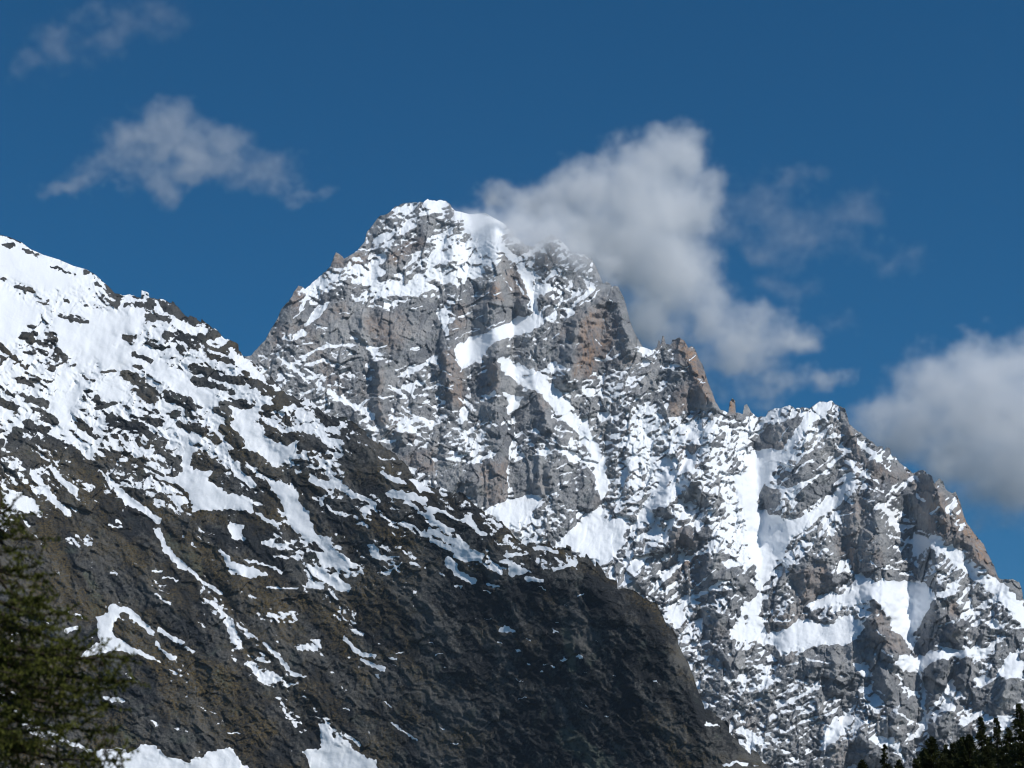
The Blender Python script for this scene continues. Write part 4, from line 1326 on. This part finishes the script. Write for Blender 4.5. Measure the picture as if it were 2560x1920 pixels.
class MB:
    """Collects tubes and leaf blades, links them as one mesh."""
    def __init__(s): s.v, s.f = [], []
    def tube(s, pts, rad, n=5):
        base = len(s.v); last = None
        for i, p in enumerate(pts):
            d = (pts[min(i + 1, len(pts) - 1)] - pts[max(i - 1, 0)]).normalized()
            a = d.orthogonal().normalized() if last is None else (last - d * last.dot(d)).normalized()
            last = a; c = d.cross(a)
            for k in range(n):
                t = 2 * math.pi * k / n
                s.v.append(p + (a * math.cos(t) + c * math.sin(t)) * rad[i])
        for i in range(len(pts) - 1):
            for k in range(n):
                q = base + i * n
                s.f.append((q + k, q + (k + 1) % n, q + n + (k + 1) % n, q + n + k))
        s.f.append(tuple(base + (len(pts) - 1) * n + k for k in range(n)))
    def blade(s, p, d, side, L, w):
        b = len(s.v)
        s.v += [p - side * w * 0.5, p + side * w * 0.5, p + d * L * 0.7 + side * w * 0.45, p + d * L, p + d * L * 0.7 - side * w * 0.45]
        s.f.append((b, b + 1, b + 2, b + 3, b + 4))
    def build(s, name, mat, parent=None, smooth=False):
        return mesh_obj(name, s.v, s.f, mat, parent, smooth)

def rnd_dir(rng): 
    while True:
        v = Vector((rng.uniform(-1, 1), rng.uniform(-1, 1), rng.uniform(-1, 1)))
        if 0.05 < v.length < 1: return v.normalized()

def make_conifer(H, wid, dens, seed, up=0.0):
    """Tall narrow conifer, base at the origin: tapered trunk, whorls of limbs, needle sprays along every limb."""
    rng = random.Random(seed)
    root = bpy.data.objects.new('conifer', None); C.objects.link(root)
    tr = MB(); cr = MB()
    n = 14
    ax = [Vector((0.10 * math.sin(i * 0.9 + seed) * (i / n), 0.10 * math.cos(i * 0.7 + seed) * (i / n), H * i / n)) for i in range(n + 1)]
    tr.tube(ax, [0.28 * (1 - i / n) ** 0.9 + 0.012 for i in range(n + 1)], 8)
    z = 1.2
    while z < H - 0.1:
        q = H - z
        R0 = min(wid * (q ** 0.92) + 0.05, 3.0)
        nb = rng.randint(4, 7)
        k = min(int(z / H * n), n - 1); fr = z / H * n - k
        o = ax[k].lerp(ax[k + 1], fr)
        for _ in range(nb):
            if rng.random() > dens: continue
            az = rng.uniform(0, 2 * math.pi); L = R0 * rng.uniform(0.55, 1.18)
            el = 0.55 * (1 - min(q / 5, 1)) + up - 0.12 * min(q / 4, 1.5) + rng.uniform(-0.15, 0.15)
            d = Vector((math.cos(az) * math.cos(el), math.sin(az) * math.cos(el), math.sin(el)))
            pts = [o + d * L * t + Vector((0, 0, -0.16 * L * t * t + 0.14 * L * t ** 4)) for t in (0, 0.35, 0.7, 1.0)]
            tr.tube(pts, [0.012 + 0.018 * min(L, 2), 0.012 + 0.008 * min(L, 2), 0.009, 0.004], 3)
            big = 1.0 if q < 8 else 2.0
            m = int((8 + L * 34) / big)
            for _k in range(m):
                t = rng.uniform(0.05, 1.0); seg = min(int(t * 3), 2)
                p = pts[seg].lerp(pts[seg + 1], t * 3 - seg)
                sd = rnd_dir(rng); dd = (d * 0.9 + sd * 0.8 + Vector((0, 0, -0.15))).normalized()
                side = dd.cross(rnd_dir(rng)).normalized()
                cr.blade(p + sd * 0.03 * big, dd, side, rng.uniform(0.14, 0.30) * big * (0.6 + 0.4 * min(L, 1.5)), rng.uniform(0.05, 0.09) * big)
        z += (0.14 + 0.018 * min(q, 8)) * rng.uniform(0.8, 1.25)
    tr.build('trunk', BARK, root); cr.build('crown', SPRUCE, root)
    return root

def copy_tree(o):
    c = o.copy(); C.objects.link(c)
    for ch_ in list(o.children):
        d = ch_.copy(); C.objects.link(d); d.parent = c
    return c

# crowns against the mountain: apex pixel in the crop (K), distance, source tree, label
CON = [
 (1925, 1012, 104, 0, 'tallest dark conifer, its spire highest of the clump at the right edge'),
 (2015, 1075, 112, 2, 'dark conifer cut off by the right edge, just right of the tallest spire'),
 (1830, 1250, 116, 1, 'dark pointed conifer just left of the tallest spire'),
 (1680, 1168, 124, 3, 'thin sparse conifer with snow showing through, between two thicker pointed ones'),
 (1545, 1150, 110, 0, 'slim tall conifer left of the thin sparse one, standing over the dark mass'),
 (1440, 1338, 118, 4, 'rounded dark conifer just left of the slim tall one'),
 (1350, 1362, 130, 4, 'rounded dark conifer near the middle of the dark mass, behind its neighbours'),
 (1262, 1405, 122, 2, 'low dark conifer in a dip near the middle of the dark mass'),
 (1185, 1420, 127, 1, 'low dark conifer right beside the broad one at the left of the mass'),
 (1065, 1360, 118, 4, 'broad rounded conifer with its own hump at the left end of the dark mass'),
 (985, 1470, 124, 2, 'short conifer forming the left shoulder of the dark mass'),
 (1622, 1345, 129, 1, 'short dark conifer between the slim tall one and the thin sparse one'),
 (1765, 1440, 121, 2, 'short dark conifer in the gap below the thin sparse one'),
 (600, 1432, 120, 3, 'lone narrow conifer with a bristly top, left of the dark mass, before a snow patch'),
 (745, 1572, 125, 1, 'very small conifer top between the lone narrow conifer and the dark mass'),
 (385, 1588, 126, 4, 'small conifer top farthest left of the row at the lower right, on the bottom edge'),
 (915, 1560, 119, 2, 'little conifer top peeping up at the left foot of the dark mass'),
]
protos = {}
spec = {0: (22.0, 0.25, 1.0), 1: (18.5, 0.34, 1.0), 2: (18.0, 0.42, 1.0), 3: (20.0, 0.21, 0.7), 4: (18.0, 0.62, 1.0)}
for i, (kx, ky, dist, kd, lab) in enumerate(CON):
    top = at(2060 + 0.25316 * kx, 1500 + 0.25316 * ky, dist)
    if kd not in protos:
        o = protos[kd] = make_conifer(spec[kd][0], spec[kd][1], spec[kd][2], 31 + kd, 0.28 if kd == 4 else 0.0)
    else:
        o = copy_tree(protos[kd])
    o.location = (top.x, top.y, 0)
    o.rotation_euler = (0, 0, i * 1.7)
    s_ = top.z / spec[kd][0]
    o.scale = (s_, s_, s_)
    tag(o, lab, 'conifer', 'dark conifers along the lower right edge')

# ---- the larch at the left edge, close to the camera
def make_larch():
    rng = random.Random(77)
    D = 19.0
    root = bpy.data.objects.new('larch_tree', None); C.objects.link(root)
    foot = at(-70, 1900, D); foot.z = 0
    root.location = foot
    topz = at(-50, 1120, D).z
    tr = MB(); br = MB(); nd = MB(); twig_pts = []
    ax = [Vector((0.05 * math.sin(i * 0.8), 0.05 * math.cos(i * 1.1), topz * i / 12)) for i in range(13)]
    tr.tube(ax, [0.15 * (1 - i / 12) ** 0.9 + 0.010 for i in range(13)], 9)
    def curve(a, b, sag, n=7):
        return [a.lerp(b, k / n) + Vector((0, 0, -sag * math.sin(math.pi * (k / n) ** 0.8))) + Vector((rng.uniform(-1, 1), rng.uniform(-1, 1), rng.uniform(-1, 1))) * 0.018 for k in range(n + 1)]
    def tuft(p, ax_):
        if rng.random() < 0.05: return
        s0 = rng.uniform(0.028, 0.046)
        for _ in range(7):
            d = (rnd_dir(rng) + ax_ * 0.35).normalized(); side = d.cross(rnd_dir(rng)).normalized()
            nd.blade(p, d, side, s0 * rng.uniform(0.7, 1.15), rng.uniform(0.008, 0.013))
    def twig(a, d, L, bare=0.0):
        n = 6; p = a.copy(); v = d.normalized(); pts = [p.copy()]
        for k in range(n):
            v = (v + Vector((rng.uniform(-1, 1), rng.uniform(-1, 1), rng.uniform(-1, 1))) * 0.16 + Vector((0, 0, 0.05 * (k - 2)))).normalized()
            p = p + v * L / n; pts.append(p.copy())
        br.tube(pts, [0.0055 - 0.0006 * k for k in range(n + 1)], 3)
        m = max(3, int(L / 0.026))
        for k in range(m):
            t = (k + rng.random()) / m * n
            if rng.random() < bare: continue
            j = min(int(t), n - 1); q = pts[j].lerp(pts[j + 1], t - j)
            tuft(q + rnd_dir(rng) * 0.006, (pts[j + 1] - pts[j]).normalized())
        twig_pts.append(pts[rng.randint(1, n - 1)])
    def limb(a, b, sag, dens, rad):
        pts = curve(a, b, sag)
        L = (b - a).length
        br.tube(pts, [rad * (1 - 0.8 * k / 7) for k in range(8)], 5)
        m = int(L * dens)
        for k in range(m):
            t = rng.uniform(0.12, 1.0) * 7; j = min(int(t), 6); q = pts[j].lerp(pts[j + 1], t - j)
            d0 = (pts[j + 1] - pts[j]).normalized()
            d = (d0 * rng.uniform(0.1, 0.7) + rnd_dir(rng) * 1.2 + Vector((0, 0, rng.uniform(-0.5, 0.35))))
            twig(q, d, rng.uniform(0.10, 0.34) * (0.55 + 0.6 * min(L, 1.2)), 0.04)
        twig(pts[-1], pts[-1] - pts[-2], 0.16)
        for k in range(int(L / 0.03)):
            t = rng.uniform(0.3, 1) * 7; j = min(int(t), 6); tuft(pts[j].lerp(pts[j + 1], t - j), Vector((0, 0, 1)))
    def tip(px, py, dr): return at(px, py, D + dr) - foot
    tips = [(8, 1236, 0.1), (30, 1262, -0.2), (66, 1288, 0.2), (40, 1330, -0.3), (112, 1352, 0.1), (84, 1392, 0.4), (112, 1440, -0.2), (70, 1470, 0.3), (100, 1500, -0.5),
            (128, 1520, 0.5), (182, 1540, 0.0), (120, 1570, -0.4), (160, 1600, 0.5), (205, 1625, -0.1), (150, 1650, -0.6), (268, 1652, 0.2), (312, 1645, -0.1), (210, 1690, 0.5),
            (330, 1705, 0.1), (250, 1725, -0.4), (170, 1740, 0.6), (292, 1765, 0.2), (225, 1790, -0.3), (262, 1830, 0.4), (160, 1815, -0.5), (120, 1780, 0.7), (90, 1680, -0.7),
            (60, 1590, 0.8), (55, 1750, 0.2), (100, 1860, -0.2), (190, 1890, 0.4), (60, 1910, 0.6), (150, 1960, 0.0), (40, 1830, -0.8), (290, 1900, 0.0), (230, 1960, 0.3), (30, 1660, 0.3), (20, 1540, -0.4), (30, 1430, 0.4), (10, 1380, -0.1)]
    for px, py, dr in tips:
        b = tip(px, py, dr)
        z0 = b.z + 0.06 + 0.10 * (b.xy - ax[0].xy).length + rng.uniform(-0.05, 0.1)
        z0 = min(z0, topz - 0.05); k = min(int(z0 / topz * 12), 11)
        a = ax[k].lerp(ax[k + 1], z0 / topz * 12 - k)
        limb(a, b, 0.05 + 0.06 * rng.random(), 17 if py > 1440 else 8, 0.011 + 0.012 * min((b - a).length, 1.6))
    for _ in range(46):                                         # limbs on the far, near and hidden sides
        z0 = rng.uniform(1.3, topz - 0.5); az = rng.uniform(0, 2 * math.pi)
        L = min(0.24 * (topz - z0) + 0.08, 1.7) * rng.uniform(0.6, 1.05)
        k = min(int(z0 / topz * 12), 11); a = ax[k].lerp(ax[k + 1], z0 / topz * 12 - k)
        limb(a, a + Vector((math.cos(az) * L, math.sin(az) * L, -0.12 * L)), 0.1 * L, 9, 0.010 + 0.010 * L)
    # bare hooked shoots at the foot of the crown
    for pxs in ([(278, 1790), (282, 1840), (272, 1876), (240, 1900), (205, 1926)], [(262, 1836), (250, 1868), (222, 1896), (170, 1915)], [(255, 1880), (290, 1874), (318, 1872), (334, 1866)], [(292, 1874), (304, 1895), (306, 1925)]):
        pts = [tip(x, y, 0.1) for x, y in pxs]
        br.tube(pts, [0.008 - 0.0012 * k for k in range(len(pts))], 4)
        for k in range(len(pts) - 1):
            for _ in range(3): twig(pts[k].lerp(pts[k + 1], rng.random()), rnd_dir(rng) + Vector((0.3, 0, -0.1)), 0.07, 0.25)
    tr.build('trunk', BARK, root, True); br.build('branches', BARK, root); nd.build('needles', LARCHN, root)
    for px, py, dr in ((157, 1668, 0.0), (120, 1605, 0.3), (82, 1775, -0.2), (205, 1760, 0.2), (175, 1870, 0.1), (60, 1690, -0.3), (232, 1700, 0.2), (30, 1770, 0.0)):
        p = tip(px, py, dr); cm = MB(); n = 6
        for i in range(n):                                      # a small upright cone of overlapping scale rings
            r0 = 0.014 * math.sin(math.pi * (0.18 + 0.75 * i / n)); z = i * 0.0055
            cm.tube([p + Vector((0, 0, z)), p + Vector((0, 0, z + 0.008))], [r0, r0 * 1.18], 8)
        near = min(twig_pts, key=lambda t: (t - p).length)
        off = near - p
        cm.v = [v + off for v in cm.v]
        cm.build('cone', CONE, root)
    tag(root, 'dark green larch with fine hanging twigs and small cones at the left edge', 'larch tree')
make_larch()

# ------------------------------------------------------------------ a soaring bird
def make_bird():
    m, nt_, nn, ll = mat_new('dark_plumage'); b = N(nt_)
    c = b.mix(b.ramp(b.noise(b.obj(), 6, 3), 0.4, 0.6), (0.03, 0.028, 0.026), (0.07, 0.06, 0.05))
    ll.new(c, nn['Principled BSDF'].inputs['Base Color'])
    prof = [(-0.62, 0.015, 0.16), (-0.42, 0.03, 0.14), (-0.22, 0.08, 0.09), (0.0, 0.12, 0.12), (0.2, 0.10, 0.10), (0.34, 0.055, 0.06), (0.44, 0.055, 0.055), (0.52, 0.03, 0.03), (0.60, 0.006, 0.006)]
    V, F = [], []; n = 12
    for x, hz, hy in prof:                                      # tail, body, neck, head, beak
        for k in range(n):
            t = 2 * math.pi * k / n; V.append(Vector((x, hy * math.cos(t), hz * math.sin(t))))
    for i in range(len(prof) - 1):
        for k in range(n): F.append((i * n + k, i * n + (k + 1) % n, (i + 1) * n + (k + 1) % n, (i + 1) * n + k))
    F.append(tuple(range(n))); F.append(tuple(reversed(range((len(prof) - 1) * n, len(prof) * n))))
    for sgn in (-1, 1):                                         # long wings, slightly raised, fingered tips
        st_ = [(0.06, 0.22, -0.20, 0.02), (0.45, 0.30, -0.16, 0.09), (0.85, 0.24, -0.20, 0.12), (1.15, 0.10, -0.22, 0.16), (1.35, -0.04, -0.20, 0.21)]
        b0 = len(V)
        for y, x1, x0, z in st_:
            V += [Vector((x1, sgn * y, z)), Vector(((x0 + x1) / 2, sgn * y, z + 0.03)), Vector((x0, sgn * y, z)), Vector(((x0 + x1) / 2, sgn * y, z - 0.012))]
        for i in range(len(st_) - 1):
            for k in range(4):
                q = (b0 + i * 4 + k, b0 + i * 4 + (k + 1) % 4, b0 + i * 4 + 4 + (k + 1) % 4, b0 + i * 4 + 4 + k)
                F.append(q if sgn > 0 else q[::-1])
        for j in range(4):
            b1 = len(V); x = -0.05 - 0.045 * j
            V += [Vector((x + 0.02, sgn * 1.33, 0.21)), Vector((x - 0.02, sgn * 1.33, 0.21)), Vector((x - 0.05 - 0.02 * j, sgn * (1.62 - 0.05 * j), 0.29))]
            F.append((b1, b1 + 1, b1 + 2))
    o = mesh_obj('bird', V, F, m, None, True)
    o.scale = (1.25,) * 3; o.location = at(2261, 1147, 1600); o.rotation_euler = (R(24), R(-8), R(35))
    tag(o, 'tiny dark soaring bird in front of the white cloud right of the jagged crest', 'bird')
make_bird()

# ------------------------------------------------------------------ clouds: real volumes with their own depth
def cloud(name, label, dist, blobs, dens, seed, vox, amp=1.6, lo=-0.05, hi=1.15, warp=0.9, nsc=1.0, group=None):
    """blobs: (px, py, rx, ry, extra distance, strength) in photo pixels."""
    cpx = sum(b[0] for b in blobs) / len(blobs); cpy = sum(b[1] for b in blobs) / len(blobs)
    org = at(cpx, cpy, dist)
    m, nt_, nn, ll = mat_new(name + '_vapour')
    nn.remove(nn['Principled BSDF'])
    pv = nn.new('ShaderNodeVolumePrincipled')
    pv.inputs['Color'].default_value = (0.985, 0.99, 1.0, 1)
    pv.inputs['Density'].default_value = dens
    pv.inputs['Anisotropy'].default_value = 0.0
    ll.new(pv.outputs[0], nn['Material Output'].inputs['Volume'])
    ng = bpy.data.node_groups.new(name + '_density', 'GeometryNodeTree')
    ng.interface.new_socket('Geometry', in_out='OUTPUT', socket_type='NodeSocketGeometry')
    b = N(ng)
    P = ng.nodes.new('GeometryNodeInputPosition').outputs[0]
    pxm = org.length / FPX
    size = 120 * pxm * nsc                                     # size of the large billows in metres
    Pn = b.vmath('ADD', P, (seed * 911.0, seed * 377.0, seed * 131.0))
    w = b.vmath('SUBTRACT', b.noise(Pn, 1.0 / size, 3, 0.6, 'Color'), (0.5, 0.5, 0.5))
    PW = b.vmath('ADD', P, b.scale(w, (size * 2 * warp,) * 3))
    f = None; lo_b = Vector((1e9,) * 3); hi_b = Vector((-1e9,) * 3)
    for (px, py, rx, ry, dr, st_) in blobs:
        c = at(px, py, dist + dr) - org
        r_ = Vector((rx * pxm, min(rx, ry * 1.6) * 0.8 * pxm, ry * pxm))
        d = b.vmath('LENGTH', b.vmath('MULTIPLY', b.vmath('SUBTRACT', PW, tuple(c)), (1 / r_.x, 1 / r_.y, 1 / r_.z)))
        v = b.math('MULTIPLY', b.math('SUBTRACT', 1.3, d), st_)
        f = v if f is None else b.math('SMOOTH_MAX', f, v, 0.25)
        for k in range(3):
            lo_b[k] = min(lo_b[k], c[k] - r_[k] * 1.5); hi_b[k] = max(hi_b[k], c[k] + r_[k] * 1.5)
    n = b.noise(Pn, 1.7 / size, 8, 0.66)
    f = b.math('ADD', f, b.math('MULTIPLY', b.math('SUBTRACT', n, 0.52), amp))
    den = b.ramp(f, lo, hi)
    vc = ng.nodes.new('GeometryNodeVolumeCube')
    ll2 = ng.links
    ll2.new(den, vc.inputs['Density'])
    vc.inputs['Background'].default_value = 0.0
    vc.inputs['Min'].default_value = lo_b; vc.inputs['Max'].default_value = hi_b
    for k, ax in enumerate('XYZ'): vc.inputs['Resolution ' + ax].default_value = max(8, int((hi_b[k] - lo_b[k]) / (vox * pxm)))
    sm = ng.nodes.new('GeometryNodeSetMaterial'); sm.inputs['Material'].default_value = m
    go = ng.nodes.new('NodeGroupOutput')
    ll2.new(vc.outputs[0], sm.inputs[0]); ll2.new(sm.outputs[0], go.inputs[0])
    vol = bpy.data.volumes.new(name)
    vol.materials.append(m)
    o = bpy.data.objects.new(name, vol); C.objects.link(o)
    o.location = org
    md = o.modifiers.new('vapour', 'NODES'); md.node_group = ng
    tag(o, label, 'cloud', group)
    return o

def cb(crop, rows, dr=0, st_=1.0):
    ox, oy, sc = {'N': (1100, 240, .66), 'L': (0, 0, .5787)}[crop]
    return [(ox + sc * x, oy + sc * y, sc * a, sc * c, dr, st_) for x, y, a, c in rows]

cloud('cloud', 'large white cloud streaming off the summit behind the jagged towers', 8300,
      cb('N', [(880, 230, 120, 120), (760, 300, 170, 120), (600, 350, 180, 90), (430, 400, 190, 80), (250, 410, 110, 50), (800, 420, 220, 170), (650, 520, 230, 150), (900, 420, 150, 150),
               (780, 620, 230, 170), (860, 720, 170, 170), (820, 840, 150, 130), (960, 800, 130, 90)]) +
      cb('N', [(1030, 860, 170, 100), (1200, 860, 160, 60), (1150, 920, 170, 75), (1110, 1010, 150, 80), (1300, 910, 120, 55), (1400, 1070, 120, 45), (1250, 1100, 160, 60)], 0, 0.75),
      0.0105, 1, 4.5)
cloud('cloud', 'bright white cloud rising behind the crest at the right edge of the picture', 8900,
      cb('N', [(2025, 1015, 150, 90), (2175, 1025, 170, 100), (1885, 1095, 160, 110), (2085, 1175, 260, 170), (1785, 1225, 200, 110), (1725, 1315, 180, 80), (2285, 1205, 240, 200), (2175, 1405, 240, 180), (2325, 1505, 200, 160), (1975, 1355, 200, 120)]),
      0.0090, 2, 5.0)
cloud('cloud', 'soft grey cloud floating alone in the blue sky left of the summit', 9300,
      cb('L', [(720, 545, 130, 85), (840, 600, 150, 80), (600, 610, 150, 60), (960, 630, 150, 80), (1000, 690, 120, 60)]) +
      cb('L', [(450, 740, 160, 60), (300, 810, 120, 40), (430, 815, 120, 36), (680, 815, 100, 60), (900, 740, 100, 50), (1200, 740, 140, 65), (1300, 820, 110, 36), (1060, 770, 140, 60), (800, 720, 200, 60), (580, 700, 160, 60)], 0, 0.9),
      0.0036, 3, 4.5)
cloud('cloud', 'faint thin cloud veil in the upper left corner of the sky', 9800,
      cb('L', [(110, 290, 90, 50), (220, 180, 90, 100), (240, 110, 80, 50), (360, 60, 110, 40), (480, 190, 130, 70), (540, 110, 90, 70), (690, 80, 140, 60)], 0, 0.7),
      0.0020, 4, 6.0)
cloud('cloud', 'wispy torn cloud scraps to the right of the large summit cloud', 8700,
      cb('N', [(1580, 440, 100, 60), (1500, 520, 90, 60), (1380, 490, 150, 70), (1240, 580, 130, 60), (1120, 500, 120, 60), (1320, 255, 150, 36), (1400, 350, 60, 40), (1700, 620, 110, 44), (1330, 740, 120, 50), (1200, 420, 130, 60), (1280, 330, 110, 50), (1450, 600, 120, 40), (1520, 860, 90, 40)], 0, 0.66),
      0.0024, 5, 5.0)

_sh = [(x, y, a, c, float(r_massif[np.searchsorted(ys_massif, y), np.searchsorted(xs_massif, x)]) - 5800 - 60, 0.9) for x, y, a, c in ((1290, 560, 120, 50), (1370, 590, 100, 48), (1440, 640, 80, 52), (1500, 690, 56, 46))]
cloud_veil = cloud('cloud_veil', 'thin drifting cloud veiling the right shoulder of the summit', 5800, _sh, 0.018, 6, 4.0)  # part of the summit cloud, a separate volume drifting over the shoulder
cloud_veil['kind'] = 'stuff'; cloud_veil['category'] = 'cloud_veil'

# ------------------------------------------------------------------ the air between: one closed box of thin even haze
def haze():
    m, nt_, nn, ll = mat_new('thin_air')
    nn.remove(nn['Principled BSDF'])
    pv = nn.new('ShaderNodeVolumePrincipled')
    pv.inputs['Color'].default_value = (0.62, 0.78, 1.0, 1)
    pv.inputs['Density'].default_value = 1.6e-5
    pv.inputs['Density Attribute'].default_value = ''
    ll.new(pv.outputs[0], nn['Material Output'].inputs['Volume'])
    m.cycles.homogeneous_volume = True
    zt = max((ridge.matrix_world @ Vector(c)).z for o_ in (massif, ridge) for c in o_.bound_box) + 25
    x0, x1, y0, y1, z0 = -7300, 7300, -7300, 7700, -125
    V = [(x, y, z) for z in (z0, zt) for y in (y0, y1) for x in (x0, x1)]
    F = [(0, 2, 3, 1), (4, 5, 7, 6), (0, 1, 5, 4), (2, 6, 7, 3), (0, 4, 6, 2), (1, 3, 7, 5)]
    o = mesh_obj('haze', V, F, m)
    tag(o, 'thin blue haze filling the valley air', 'haze', None, 'stuff')
    print('HAZE', zt, [tuple(round(v) for v in massif.bound_box[k]) for k in (0, 6)], [tuple(round(v) for v in ridge.bound_box[k]) for k in (0, 6)])
haze()
